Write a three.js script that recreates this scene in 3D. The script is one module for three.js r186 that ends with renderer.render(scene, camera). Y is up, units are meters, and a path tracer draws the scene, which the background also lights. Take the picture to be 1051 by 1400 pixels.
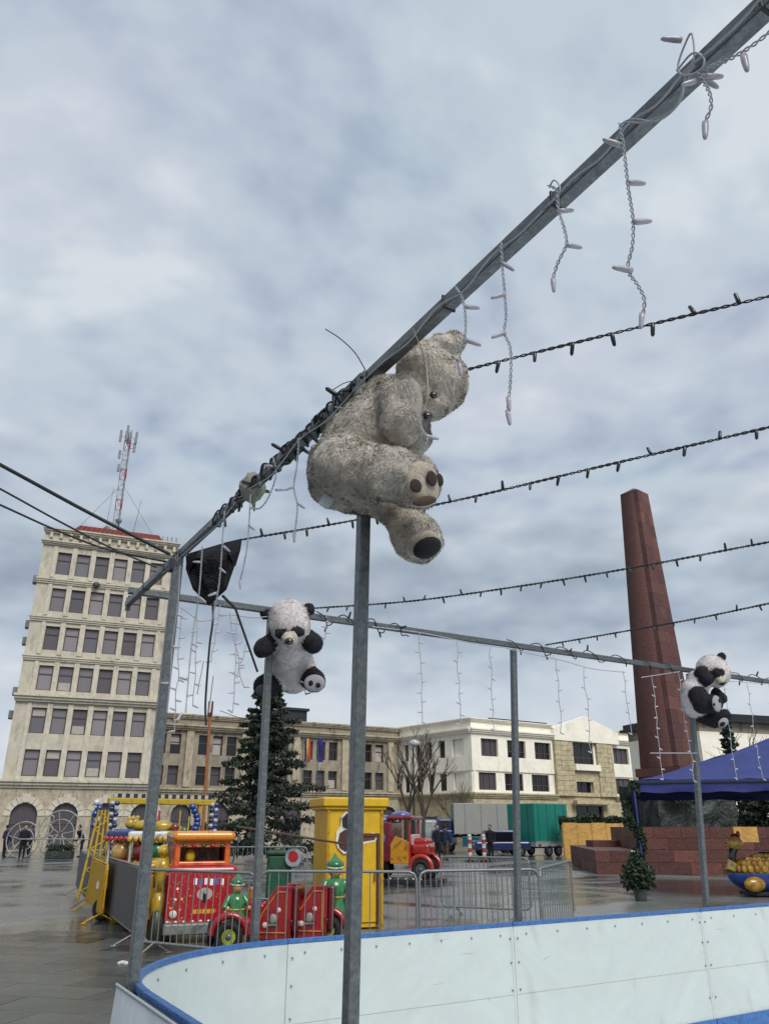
import * as THREE from 'three';
import { mergeGeometries, mergeVertices } from 'three/addons/utils/BufferGeometryUtils.js';
import { MarchingCubes } from 'three/addons/objects/MarchingCubes.js';
import { RoundedBoxGeometry } from 'three/addons/geometries/RoundedBoxGeometry.js';
import { ConvexGeometry } from 'three/addons/geometries/ConvexGeometry.js';
import { ImprovedNoise } from 'three/addons/math/ImprovedNoise.js';

// ---------------------------------------------------------------- camera
const F = 1051, CX = 525.5, CY = 700, EYE = 1.65, PITCH = Math.atan(430 / 1051);
const scene = new THREE.Scene();
const camera = new THREE.PerspectiveCamera(2 * Math.atan(700 / F) * 180 / Math.PI, 1051 / 1400, 0.05, 900);
camera.position.set(0, EYE, 0);
camera.rotation.set(PITCH, 0, 0);
const renderer = new THREE.WebGLRenderer({ antialias: true });
renderer.setSize(768, 1024);
renderer.toneMapping = THREE.LinearToneMapping;
renderer.toneMappingExposure = 2.0;
renderer.shadowMap.enabled = true;

// ---------------------------------------------------------------- noise, random
let seed = 7;
function rnd() { seed |= 0; seed = seed + 0x6D2B79F5 | 0; let t = Math.imul(seed ^ seed >>> 15, 1 | seed); t = t + Math.imul(t ^ t >>> 7, 61 | t) ^ t; return ((t ^ t >>> 14) >>> 0) / 4294967296; }
const rr = (a, b) => a + (b - a) * rnd();
const NO = new ImprovedNoise();
const fbm = (x, y, z, o = 4) => { let s = 0, a = .5, f = 1; for (let i = 0; i < o; i++) { s += a * NO.noise(x * f, y * f, z * f + i * 7.3); a *= .5; f *= 2.03; } return s; };
const clamp = (x, a = 0, b = 1) => Math.min(b, Math.max(a, x));
const smooth = (a, b, x) => { const t = clamp((x - a) / (b - a)); return t * t * (3 - 2 * t); };
const lin = (h) => { const c = new THREE.Color(h); return [c.r, c.g, c.b]; };

// ---------------------------------------------------------------- sky: overcast, blue-grey, broken cloud layer
const SKY_GAIN = 0.455;
{
  const W = 1536, H = 768, data = new Float32Array(W * H * 4);
  const dark = lin('#92a2b9'), mid = lin('#b5c3d6'), light = lin('#cbd7e3'), white = lin('#ebf0f5'), hor = lin('#e0e9f1');
  const mix = (a, b, t) => [a[0] + (b[0] - a[0]) * t, a[1] + (b[1] - a[1]) * t, a[2] + (b[2] - a[2]) * t];
  for (let j = 0; j < H; j++) {
    const v = (j + .5) / H, el = (v - .5) * Math.PI, y = Math.sin(el), c = Math.cos(el);
    for (let i = 0; i < W; i++) {
      const ph = ((i + .5) / W - .5) * 2 * Math.PI;            // equirect: direction x = cos(ph), z = sin(ph)
      const x = Math.cos(ph) * c, z = Math.sin(ph) * c;
      let col;
      if (y < -0.02) col = lin('#77787a');
      else {
        const k = 1 / (Math.max(y, 0) + .16), px = x * k, pz = z * k;
        const wx = fbm(px * .7 + 3, pz * .7, 1.5, 3), wz = fbm(px * .7, pz * .7 + 9, 4.5, 3);
        const big = fbm(px * 1.5 + wx * 1.1, pz * 1.5 + wz * 1.1, 11.2, 5);       // cloud masses
        const det = fbm(px * 4.6 + wx * 1.5, pz * 4.6 + wz * 1.5, 21.7, 5);
        const fine = fbm(px * 11 + wx * 3, pz * 11 + wz * 3, 33.1, 4); const rg = 1 - Math.abs(det) * 2.2, s = .66 + big * .7 + det * .5 + fine * .42 + (rg - .6) * .1;
        col = mix(mid, light, smooth(.35, .8, s));
        col = mix(col, dark, .6 * smooth(.5, .1, s));
        col = mix(col, white, .6 * smooth(.8, 1.15, s + det * .5));
        const hue = fbm(px * 2.1 + 40, pz * 2.1, 55, 3) * .07; col = [col[0] * (1 + hue), col[1] * (1 - hue * .25), col[2] * (1 + hue * .2)];
        // low bank of darker stratus and the pale strip under it, both broken by noise
        const e = el * 180 / Math.PI, st = fbm(x * 3.6, e * .16, z * 3.6, 4), st2 = fbm(x * 9 + 5, e * .34, z * 9, 5);
        const bank = smooth(10.2 + st * 5, 14 + st * 5, e) * smooth(24 + st * 9, 18.5 + st * 9, e);
        col = mix(col, mix(lin('#8192a8'), light, clamp(.42 + st2 * 1.5)), bank * .6);
        const low = smooth(13 + st * 5, 8.5 + st * 5, e);
        col = mix(col, mix(mix(mid, hor, .6), white, clamp(.35 + st2 * 1.5)), low * .85);
      }
      const o = (j * W + i) * 4;
      data[o] = col[0] * SKY_GAIN; data[o + 1] = col[1] * SKY_GAIN; data[o + 2] = col[2] * SKY_GAIN; data[o + 3] = 1;
    }
  }
  const t = new THREE.DataTexture(data, W, H, THREE.RGBAFormat, THREE.FloatType);
  t.mapping = THREE.EquirectangularReflectionMapping; t.magFilter = t.minFilter = THREE.LinearFilter; t.wrapS = THREE.RepeatWrapping; t.needsUpdate = true;
  scene.background = t; scene.environment = t;
}
// ---------------------------------------------------------------- sun behind thin cloud: weak and very soft
const sun = new THREE.DirectionalLight(new THREE.Color(1, .97, .92), 1.5);
sun.position.set(18, 42, 30); sun.target.position.set(0, 0, -6); scene.add(sun, sun.target);
sun.castShadow = true; sun.shadow.radius = 60; sun.shadow.mapSize.set(2048, 2048);
Object.assign(sun.shadow.camera, { left: -70, right: 70, top: 70, bottom: -70, near: 1, far: 220 });

// ---------------------------------------------------------------- pixels to places
const CP = Math.cos(PITCH), SP = Math.sin(PITCH);
const ray = (px, py) => { const u = (px - CX) / F, v = (CY - py) / F; return { x: u, up: SP + v * CP, fw: CP - v * SP }; };
const V3 = (x, y, z) => new THREE.Vector3(x, y, z);
function at(px, py, d) { const r = ray(px, py), t = d / r.fw; return V3(r.x * t, EYE + r.up * t, -d); }      // a point at a known distance ahead
function onY(px, py, y = 0) { const r = ray(px, py), t = (y - EYE) / r.up; return V3(r.x * t, y, -r.fw * t); }  // a point on level ground or at a known height
function onPlane(px, py, A, n) { const r = ray(px, py), dx = r.x, dz = -r.fw; const t = (A.x * n.x + A.z * n.z) / (dx * n.x + dz * n.z); return V3(dx * t, EYE + r.up * t, dz * t); } // on an upright plane
const msize = (px, py, d, n) => n * d / (ray(px, py).fw * F);  // n pixels in metres at distance d

// ---------------------------------------------------------------- textures
function tex(n, f, { srgb = true, rep = 1 } = {}) {
  const d = new Uint8Array(n * n * 4);
  for (let j = 0; j < n; j++) for (let i = 0; i < n; i++) { const c = f(i / n, j / n); const o = (j * n + i) * 4; for (let k = 0; k < 3; k++) d[o + k] = clamp(Array.isArray(c) ? c[k] : c) * 255; d[o + 3] = 255; }
  const t = new THREE.DataTexture(d, n, n); t.wrapS = t.wrapT = THREE.RepeatWrapping; t.magFilter = THREE.LinearFilter; t.minFilter = THREE.LinearMipmapLinearFilter; t.generateMipmaps = true;
  if (srgb) t.colorSpace = THREE.SRGBColorSpace; t.repeat.set(1 / rep, 1 / rep); t.needsUpdate = true; return t;
}
// periodic noise on the unit square
const per = (x, y, f, s, o = 4) => { const a = x * Math.PI * 2, b = y * Math.PI * 2, R = f / 6.283; return fbm(Math.cos(a) * R + s, Math.sin(a) * R + Math.cos(b) * R * 1.13, Math.sin(b) * R + s * .37, o); };
const hex3 = (h) => { const n = parseInt(h.slice(1), 16); return [(n >> 16) / 255, (n >> 8 & 255) / 255, (n & 255) / 255]; };
const mottled = (base, amt, f, rep, n = 256, streak = 0) => { const c = hex3(base); return tex(n, (x, y) => { let k = 1 + amt * (per(x, y, f, 3.1, 5) + .6 * per(x, y, f * 5, 9.2, 3)); if (streak) { const s = per(x, y * .25, f * 3, 17, 3); k -= streak * smooth(.05, .4, s) * (.6 + .8 * per(x, y, f, 31, 3)); } return [c[0] * k, c[1] * k * (1 - amt * .03), c[2] * k * (1 - amt * .08)]; }, { rep }); };
const greyN = (lo, hi, f, rep, n = 256, sd = 5) => tex(n, (x, y) => { const k = clamp(.5 + 1.1 * per(x, y, f, sd, 5)); return lo + (hi - lo) * k; }, { srgb: false, rep });

const M = {};
const std = (o) => new THREE.MeshStandardMaterial(o), phy = (o) => new THREE.MeshPhysicalMaterial(o);
const flat = {};
const wear = tex(512, (x, y) => { const d = per(x, y, 6, 51, 5), f = per(x, y, 40, 61, 3), sc = smooth(.30, .42, per(x, y * .3, 26, 71, 4)); return clamp(.93 - .22 * smooth(.0, .35, d) + .1 * f - .3 * sc); }, { rep: .9 });
const wearR = tex(256, (x, y) => clamp(.75 + .5 * per(x, y, 9, 81, 4)), { srgb: false, rep: .7 });
const paint = (h, rough = .45, extra) => { const k = h + rough + (extra ? JSON.stringify(extra) : ''); return flat[k] ??= phy({ color: h, map: wear, roughnessMap: wearR, roughness: Math.min(1, rough * 1.3), ...extra }); };
const gloss = (h) => paint(h, .28, { clearcoat: .6, clearcoatRoughness: .12 });
{
  const b1 = greyN(0, 1, 14, 1.4, 256, 8);
  M.tower = std({ map: mottled('#b5afa0', .14, 5, 7, 512, .18), roughness: .9, bumpMap: b1, bumpScale: .01 });
  M.towerTrim = std({ map: mottled('#bbb5a6', .14, 6, 4, 256, .2), roughness: .9, bumpMap: b1, bumpScale: .01 });
  M.towerBase = std({ map: mottled('#a59b8a', .22, 7, 4, 512, .3), roughness: .92, bumpMap: b1, bumpScale: .015 });
  M.midWall = std({ map: mottled('#8b8375', .25, 5, 8, 512, .4), roughness: .92, bumpMap: b1, bumpScale: .012 });
  M.midTrim = std({ map: mottled('#a59b88', .25, 5, 5, 256, .35), roughness: .92 });
  M.cream = std({ map: mottled('#ebe6d8', .08, 4, 7, 256, .1), roughness: .85, bumpMap: b1, bumpScale: .004 });
  M.limestone = std({ map: mottled('#b3a88c', .3, 9, 3.5, 512, .25), roughness: .92, bumpMap: b1, bumpScale: .02 });
  M.glass = phy({ color: '#16171c', roughness: .06, specularIntensity: 1 });
  M.glassDim = phy({ color: '#4a464d', roughness: .25 });
  M.towerGlass = ['#736e74', '#646067', '#837d82', '#544f56'].map((c, i) => phy({ color: c, roughness: .14 + i * .05 }));
  M.frame = std({ color: '#4c4038', roughness: .6 });
  M.blind = std({ map: mottled('#a39e98', .12, 4, 1.3, 128), roughness: .9 });
  M.rooftile = std({ map: mottled('#6e2a26', .35, 12, 2, 256), roughness: .75, bumpMap: b1, bumpScale: .03 });
  const g1 = greyN(.28, .62, 16, .35), gc = tex(256, (x, y) => { const k = .6 + .2 * per(x, y, 10, 2.2, 5) + .14 * per(x, y, 34, 8.8, 2), ru = smooth(.28, .45, per(x, y, 13, 44, 4)); return [k * (.97 + .05 * ru), k * (.99 - .2 * ru), k * (1 - .4 * ru)]; }, { rep: .22 });
  M.galv = std({ map: gc, color: '#a6aaab', metalness: .55, roughnessMap: g1, roughness: .85 });
  
  M.barrier = std({ map: gc, color: '#dcdcdc', metalness: .5, roughness: .5 });
  M.black = std({ color: '#16171a', roughness: .6 });
  M.rubber = std({ color: '#121212', roughness: .8 });
  M.bag = phy({ color: '#101216', roughness: .35 });
  M.granite = ['#5c362f', '#55312b', '#673e36', '#593630', '#4d2c28'].map((h, i) => std({ map: mottled(h, .4, 16, 1.2 + i * .1, 256), roughness: .55, bumpMap: b1, bumpScale: .006 }));
  M.bronze = std({ map: mottled('#2f3835', .5, 7, 1.8, 256, .4), roughness: .55, metalness: .25, bumpMap: greyN(0, 1, 10, 1.3), bumpScale: .03 });
  M.ply = std({ map: tex(256, (x, y) => { const g = per(x * .35, y, 22, 4, 4); const k = 1 + .25 * g + .12 * per(x, y, 5, 12, 3); return [.78 * k, .6 * k, .33 * k]; }, { rep: 1.6 }), roughness: .8 });
  M.bark = std({ map: mottled('#4a4038', .5, 12, .5, 128), roughness: .95 });
  { const sc = []; for (let i = 0; i < 30; i++) sc.push([rnd(), rnd(), rr(-.7, .7), rr(.008, .035), rr(.0006, .0014), rr(.06, .2)]); M.hdpeMap = tex(1024, (x, y) => { let k = 1 + .05 * per(x, y, 5, 3.1, 5) + .03 * per(x, y, 25, 9.2, 3) - .06 * smooth(.1, .4, per(x, y * .3, 12, 17, 3)); for (const [a, b, t, l, w, d] of sc) { const u = (x - a) * Math.cos(t) + (y - b) * Math.sin(t), v = -(x - a) * Math.sin(t) + (y - b) * Math.cos(t); if (Math.abs(u) < l && Math.abs(v) < w) k -= d * (1 - Math.abs(u) / l); } return [.80 * k, .83 * k, .82 * k]; }, { rep: 2.3 }); }
  M.hdpe = phy({ map: M.hdpeMap, roughness: .92, bumpMap: greyN(0, 1, 9, 1.1), bumpScale: .0025, transmission: .3 });
  M.hdpeBlue = phy({ map: mottled('#34609c', .35, 14, .5, 256), roughness: .45, bumpMap: greyN(0, 1, 40, .35), bumpScale: .003 });
  M.tarp = std({ map: mottled('#ccd2d6', .1, 6, 1.2, 256), roughness: .55, side: THREE.DoubleSide });
  M.steelDark = std({ color: '#33363a', roughness: .5, metalness: .6 });
  M.wireWhite = std({ color: '#9da1a6', roughness: .5 });
  M.bulbClear = phy({ color: '#a5a1a9', roughness: .25 });
  M.wireDark = std({ color: '#15181c', roughness: .6 });
  M.bulbDark = phy({ color: '#1b1d20', roughness: .3 });
  M.tent = phy({ map: mottled('#222d6c', .28, 6, 3, 256), roughness: .5, side: THREE.DoubleSide });
  M.leaf = phy({ color: '#2c3c26', roughness: .8, side: THREE.DoubleSide });
  M.needle = std({ vertexColors: true, roughness: .85, side: THREE.DoubleSide });
  M.plush = std({ vertexColors: true, roughness: 1 });
  M.bench = std({ color: '#777a78', roughness: .6 });
}
// ---------------------------------------------------------------- object helpers
const taken = {};
const numbered = (n) => { const k = taken[n] = (taken[n] ?? -1) + 1; return k ? `${n}_${String(k).padStart(3, '0')}` : n; };
function tag(o, label, category, group, kind) { if (label) o.userData.label = label; if (category) o.userData.category = category; if (group) o.userData.group = group; if (kind) o.userData.kind = kind; return o; }
function thing(name, label, category, p = V3(0, 0, 0), turn = 0, group) { const o = new THREE.Group(); o.name = numbered(name); o.position.copy(p); o.rotation.y = turn; scene.add(o); return tag(o, label, category, group); }
function clean(g) { let n = g.index ? g.toNonIndexed() : g; for (const k of Object.keys(n.attributes)) if (!['position', 'normal', 'color'].includes(k)) n.deleteAttribute(k); n.morphAttributes = {}; return n; }
function boxUV(g) { const p = g.attributes.position, uv = new Float32Array(p.count * 2), a = V3(), b = V3(), c = V3();
  for (let i = 0; i < p.count; i += 3) { a.fromBufferAttribute(p, i); b.fromBufferAttribute(p, i + 1); c.fromBufferAttribute(p, i + 2); const n = b.clone().sub(a).cross(c.clone().sub(a)); const ax = Math.abs(n.x), ay = Math.abs(n.y), az = Math.abs(n.z);
    [a, b, c].forEach((q, k) => { const [u, v] = ay >= ax && ay >= az ? [q.x, q.z] : ax > az ? [q.z, q.y] : [q.x, q.y]; uv[(i + k) * 2] = u; uv[(i + k) * 2 + 1] = v; }); }
  g.setAttribute('uv', new THREE.BufferAttribute(uv, 2)); return g; }
function join(gs) { gs = [].concat(gs); return boxUV(gs.length > 1 ? mergeGeometries(gs.map(clean)) : clean(gs[0].clone())); }
function obj(name, gs, m, parent, label) { const o = new THREE.Mesh(join(gs), m); if (parent) { o.name = name; parent.add(o); } else { o.name = numbered(name); scene.add(o); } if (label) o.userData.label = label; return o; }
function rootPos(o) { while (o.parent && o.parent !== scene) o = o.parent; return o.position; }
function wobj(name, gs, m, parent, label) { const g = join(gs), p = rootPos(parent); g.translate(-p.x, -p.y, -p.z); const o = new THREE.Mesh(g, m); o.name = name; parent.add(o); if (label) o.userData.label = label; return o; } // geometry given in world places
const struct = (name, gs, m) => tag(obj(name, gs, m), null, null, null, 'structure');
const inst = (name, g, m, parent, p, q, s) => { const o = new THREE.Mesh(g, m); o.name = name; o.position.copy(p); if (q) o.quaternion.copy(q); if (s) o.scale.set(...[].concat(s, s, s).slice(0, 3)); parent.add(o); return o; };

const bx = (w, h, d, x = 0, y = 0, z = 0) => new THREE.BoxGeometry(w, h, d).translate(x, y, z);
const b2 = (x0, x1, y0, y1, z0, z1) => bx(x1 - x0, y1 - y0, z1 - z0, (x0 + x1) / 2, (y0 + y1) / 2, (z0 + z1) / 2);
const rb = (w, h, d, x = 0, y = 0, z = 0, r = .03, s = 2) => new RoundedBoxGeometry(w, h, d, s, Math.min(r, w / 2.1, h / 2.1, d / 2.1)).translate(x, y, z);
const sph = (r, x = 0, y = 0, z = 0, sx = 1, sy = 1, sz = 1, seg = 14) => new THREE.SphereGeometry(r, seg, Math.ceil(seg * .7)).scale(sx, sy, sz).translate(x, y, z);
const UPV = V3(0, 1, 0);
function rod(a, b, r0, r1 = r0, seg = 8, cap = true) { const d = b.clone().sub(a), l = d.length(); const g = new THREE.CylinderGeometry(r1, r0, l, seg, 1, !cap); g.translate(0, l / 2, 0); g.applyQuaternion(new THREE.Quaternion().setFromUnitVectors(UPV, d.normalize())); return g.translate(a.x, a.y, a.z); }
function bar(a, b, w, h, up = UPV) { const d = b.clone().sub(a), l = d.length(); d.normalize(); const x = up.clone().cross(d).normalize(), y = d.clone().cross(x); const m = new THREE.Matrix4().makeBasis(x, y, d.clone()); const bev = Math.min(w, h) * .14; const g = new RoundedBoxGeometry(w, h, l, 2, bev); const p = a.clone().add(b).multiplyScalar(.5); m.setPosition(p); return g.applyMatrix4(m); }
function tube(pts, r, seg, rad = 6, closed = false) { const c = new THREE.CatmullRomCurve3(pts, closed, 'catmullrom', .5); return new THREE.TubeGeometry(c, seg ?? pts.length * 5, r, rad, closed); }
const poly = (pts, depth, bevel = 0) => { const s = new THREE.Shape(pts.map(([x, y]) => new THREE.Vector2(x, y))); return new THREE.ExtrudeGeometry(s, { depth, bevelEnabled: bevel > 0, bevelSize: bevel, bevelThickness: bevel, bevelSegments: 2, curveSegments: 12 }); };
const lathe = (pts, seg = 20) => new THREE.LatheGeometry(pts.map(([x, y]) => new THREE.Vector2(x, y)), seg);
const wheelGeo = (r, w, seg = 20) => new THREE.CylinderGeometry(r, r, w, seg).rotateX(Math.PI / 2);

// ================================================================ GROUND
{
  const gcol = tex(1024, (x, y) => { const k = .43 + .10 * per(x, y, 7, 2.7, 5) + .05 * per(x, y, 60, 5.5, 3); const w = smooth(-.05, .25, per(x, y, 5, 41, 4)); const q = k * (1 - .3 * w); return [q * .98, q, q * .985]; }, { rep: 11 });
  const grough = tex(1024, (x, y) => { const w = smooth(-.15, .2, per(x, y, 5, 41, 4)); return clamp(.31 - .22 * w + .12 * per(x, y, 30, 6.2, 3)); }, { srgb: false, rep: 11 });
  const gb = tex(512, (x, y) => .5 + .5 * per(x, y, 46, 15, 4) + .35 * per(x, y, 9, 25, 2), { srgb: false, rep: 3.1 });
  M.ground = phy({ map: gcol, roughnessMap: grough, roughness: 1, bumpMap: gb, bumpScale: .006 });
  const ground = struct('plaza_ground', new THREE.PlaneGeometry(700, 700).rotateX(-Math.PI / 2), M.ground);
  // wet stone slabs near the rink, each a little out of level
  M.slabs = ['#777975', '#6e706d', '#7f817c', '#515352'].map((c) => phy({ map: gcol, color: new THREE.Color(c).multiplyScalar(2.4), roughnessMap: grough, roughness: 1, bumpMap: gb, bumpScale: .006 }));
  const th = .26, co = Math.cos(th), si = Math.sin(th), sg = [0, 1, 2].map((i) => { const g = clean(new RoundedBoxGeometry(1.185, .03, .585, 1, .006)); g.translate(0, -.0145, 0); const gg = g.clone(); gg.translate(i * 1.7, 0, i * 2.3); const u = boxUV(gg).attributes.uv; g.setAttribute('uv', u.clone()); return g; });
  for (let i = -16; i < 16; i++) for (let j = -26; j < 4; j++) {
    const lx = (i + (j & 1) * .5) * 1.2, lz = j * .6, x = lx * co - lz * si, z = lx * si + lz * co;
    const d = -z; if (d < 2.6 || d > 14.5 || x < -.56 * d - .9 || x > -1.45 - Math.max(0, d - 6) * .12 - Math.max(0, 4.2 - d) * -.35) continue;
    const dk = rnd() < .07 ? 3 : Math.floor(rnd() * 3);
    const s = inst('paving_slab', sg[Math.floor(rnd() * 3)], M.slabs[dk], ground, V3(x, .003 + rnd() * .003, z)); s.rotation.set(rr(-.003, .003), -th, rr(-.002, .002));
  }
}
// ================================================================ BUILDINGS
function facade(name, label, A, B) {
  const dx = B.x - A.x, dz = B.z - A.z, th = Math.atan2(-dz, dx), o = thing(name, label, 'building', V3(A.x, 0, A.z), th);
  const X = { x: Math.cos(th), z: -Math.sin(th) }, N = { x: Math.sin(th), z: Math.cos(th) };
  const W = Math.hypot(dx, dz);
  return { o, W, X, N, uv: (px, py) => { const p = onPlane(px, py, A, N); return [(p.x - A.x) * X.x + (p.z - A.z) * X.z, p.y]; } };
}
function wall(name, parent, W0, W1, H0, H1, holes, depth, m, z = 0) {
  const s = new THREE.Shape([[W0, H0], [W1, H0], [W1, H1], [W0, H1]].map((p) => new THREE.Vector2(...p)));
  for (const h of holes) { const p = new THREE.Path(); const [x0, x1, y0, y1] = h; if (h.arch) { const r = (x1 - x0) / 2; p.moveTo(x0, y0); p.lineTo(x1, y0); p.lineTo(x1, y1 - r); p.absarc((x0 + x1) / 2, y1 - r, r, 0, Math.PI, false); p.lineTo(x0, y0); } else { p.moveTo(x0, y0); p.lineTo(x1, y0); p.lineTo(x1, y1); p.lineTo(x0, y1); p.lineTo(x0, y0); } s.holes.push(p); }
  return obj(name, new THREE.ExtrudeGeometry(s, { depth, bevelEnabled: false, curveSegments: 10 }).translate(0, 0, z - depth), m, parent);
}
function win(parent, [x0, x1, y0, y1], { cols = 1, split = .68, z = -.24, arch = false, blind = 0, glass = M.glass, frame = M.frame, sill } = {}) {
  const cx = (x0 + x1) / 2, f = .07;
  const g = obj('window', bx(x1 - x0 + .1, y1 - y0 + .1, .03, cx, (y0 + y1) / 2, z), glass, parent);
  const fr = [b2(x0, x0 + f, y0, y1, z + .02, z + .08), b2(x1 - f, x1, y0, y1, z + .02, z + .08), b2(x0 + f, x1 - f, y0, y0 + f, z + .02, z + .08)];
  if (!arch) fr.push(b2(x0 + f, x1 - f, y1 - f, y1, z + .02, z + .08));
  if (split) fr.push(b2(x0 + f, x1 - f, y0 + (y1 - y0) * split - .035, y0 + (y1 - y0) * split + .035, z + .022, z + .075));
  for (let i = 1; i < cols; i++) { const x = x0 + (x1 - x0) * i / cols; fr.push(b2(x - .035, x + .035, y0 + f, y1 - f, z + .024, z + .07)); }
  obj('window_frame', fr, frame, g);
  if (blind) obj('blind', b2(x0 + .1, x1 - .1, y0 + (blind < 0 ? .08 : (y1 - y0) * (1 - blind)), blind < 0 ? y0 + (y1 - y0) * -blind : y1 - .08, z + .018, z + .021), M.blind, g);
  if (sill) obj('sill', b2(x0 - .1, x1 + .1, y0 - .14, y0 - .01, -.05, .12), sill, g);
  return g;
}
const ledge = (x0, x1, y, h, out) => [b2(x0, x1, y, y + h * .35, .002, out * .45), b2(x0 - .05, x1 + .05, y + h * .35, y + h * .7, .002, out * .75), b2(x0 - .1, x1 + .1, y + h * .7, y + h, .002, out)];

{ // ---- the tall block
  const f = facade('tower_block', 'tall seven storey cream stone block with red sloping roof and arched ground floor', { x: -28.7, z: -61.0 }, { x: -18.55, z: -65.1 }), o = f.o, W = f.W;
  const H = 25.1, rows = [5.2, 8.35, 11.65, 14.85, 18.05, 21.2], holes = [], c0 = W * .165, sp = W * .138, ww = 1.08, hh = 1.95;
  for (const y of rows) for (let c = 0; c < 6; c++) holes.push([c0 + c * sp - ww / 2, c0 + c * sp + ww / 2, y, y + hh]);
  wall('wall', o, 0, W, 4.4, H, holes, .4, M.tower);
  const ar = [];
  for (let k = 0; k < 4; k++) { const a = [1.0 + k * 2.85, 2.85 + k * 2.85, .05, 3.3]; a.arch = true; ar.push(a); }
  wall('ground_floor_wall', o, 0, W, 0, 4.4, ar, .5, M.towerBase, .14);
  obj('core', b2(.05, W - .05, 0, H - .05, -12, -.45), M.midWall, o);
  holes.forEach((h, i) => { const r = Math.floor(i / 6), k = (i * 7 + 3) % 11; win(o, h, { split: .66, glass: M.towerGlass[(i * 7 + r * 3) % 4], blind: [0, 0, -.35, 0, 0, .33, 0, 0, -.6, 0, 0, 0, 0][(i * 5 + r) % 13] * (r < 3 ? 1 : 0) }); });
  ar.forEach((a) => win(o, a, { cols: 4, split: .55, arch: true, z: -.16, glass: M.glassDim }));
  ar.forEach((a) => obj('keystone', poly([[-.2, 0], [.2, 0], [.3, .6], [-.3, .6]], .1).translate((a[0] + a[1]) / 2, a[3] + .04, .145), M.towerTrim, o));
  ar.forEach((a) => { const g = []; const cx = (a[0] + a[1]) / 2, r = (a[1] - a[0]) / 2, cy = a[3] - r; for (let q = 0; q < 9; q++) { if (q === 4) continue; const t0 = Math.PI * q / 9 + .02, t1 = Math.PI * (q + 1) / 9 - .02; g.push(poly([[Math.cos(t0) * (r + .02), Math.sin(t0) * (r + .02)], [Math.cos(t0) * (r + .5), Math.sin(t0) * (r + .5)], [Math.cos(t1) * (r + .5), Math.sin(t1) * (r + .5)], [Math.cos(t1) * (r + .02), Math.sin(t1) * (r + .02)]], .05).translate(cx, cy, .143)); } g.forEach((q) => obj('arch_stone', q, M.towerTrim, o)); });
  // pilaster strips between the windows
  for (const [y0, y1] of [[4.95, 10.65], [11.3, 13.9], [14.5, 17.1], [17.7, 20.3], [20.9, 23.6]]) for (let c = 0; c <= 6; c++) { const x = c0 + (c - .5) * sp, w = c === 0 || c === 6 ? .3 : .38; obj('pilaster', b2(x - w / 2, x + w / 2, y0, y1, .002, .1), M.towerTrim, o); }
  for (const y of [13.95, 17.15, 20.35]) obj('string_course', ledge(-.02, W + .02, y, .42, .28), M.towerTrim, o);
  obj('cornice', ledge(-.1, W + .1, 10.72, .55, .55), M.towerTrim, o);
  obj('cornice', ledge(-.1, W + .1, 4.35, .6, .6), M.towerTrim, o);
  obj('cornice', ledge(-.1, W + .1, 23.7, .35, .4), M.towerTrim, o);
  obj('cornice', ledge(-.1, W + .1, 24.75, .4, .45), M.towerTrim, o);
  for (let k = 0; k < 16; k++) obj('bracket', b2(.4 + k * .78, .62 + k * .78, 24.3, 24.74, .002, .32), M.towerTrim, o);
  const roof = obj('roof', [poly([[1.6, 0], [W - .9, 0], [W - 1.6, 1.35], [2.6, 1.35]], .1).rotateX(-.55).translate(0, 25.1, -.9)], M.rooftile, o);
  for (let k = 0; k < 22; k++) obj('tile_ridge', bar(V3(2.1 + k * .42, 25.15, -.77), V3(2.7 + k * .39, 26.25, -1.46), .06, .06), M.rooftile, roof);
  for (const [x, y, z] of [[-.2, 20.9, -1.4], [-.2, 17.2, -2], [-.2, 15.8, -2], [-.2, 11.6, -1.2], [-.2, 9.8, -1.4]]) obj('air_conditioner', rb(.4, .62, .8, x, y, z, .04), M.bench, o);
  obj('satellite_dish', [sph(.28, 4.6, 20.5, .42, 1, 1, .3), rod(V3(4.6, 20.3, 0), V3(4.6, 20.5, .4), .03)], M.steelDark, o);
  obj('gutter_pipe', rod(V3(W - .12, 4.9, .1), V3(W - .12, 24.6, .1), .06), M.midTrim, o);
}
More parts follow.
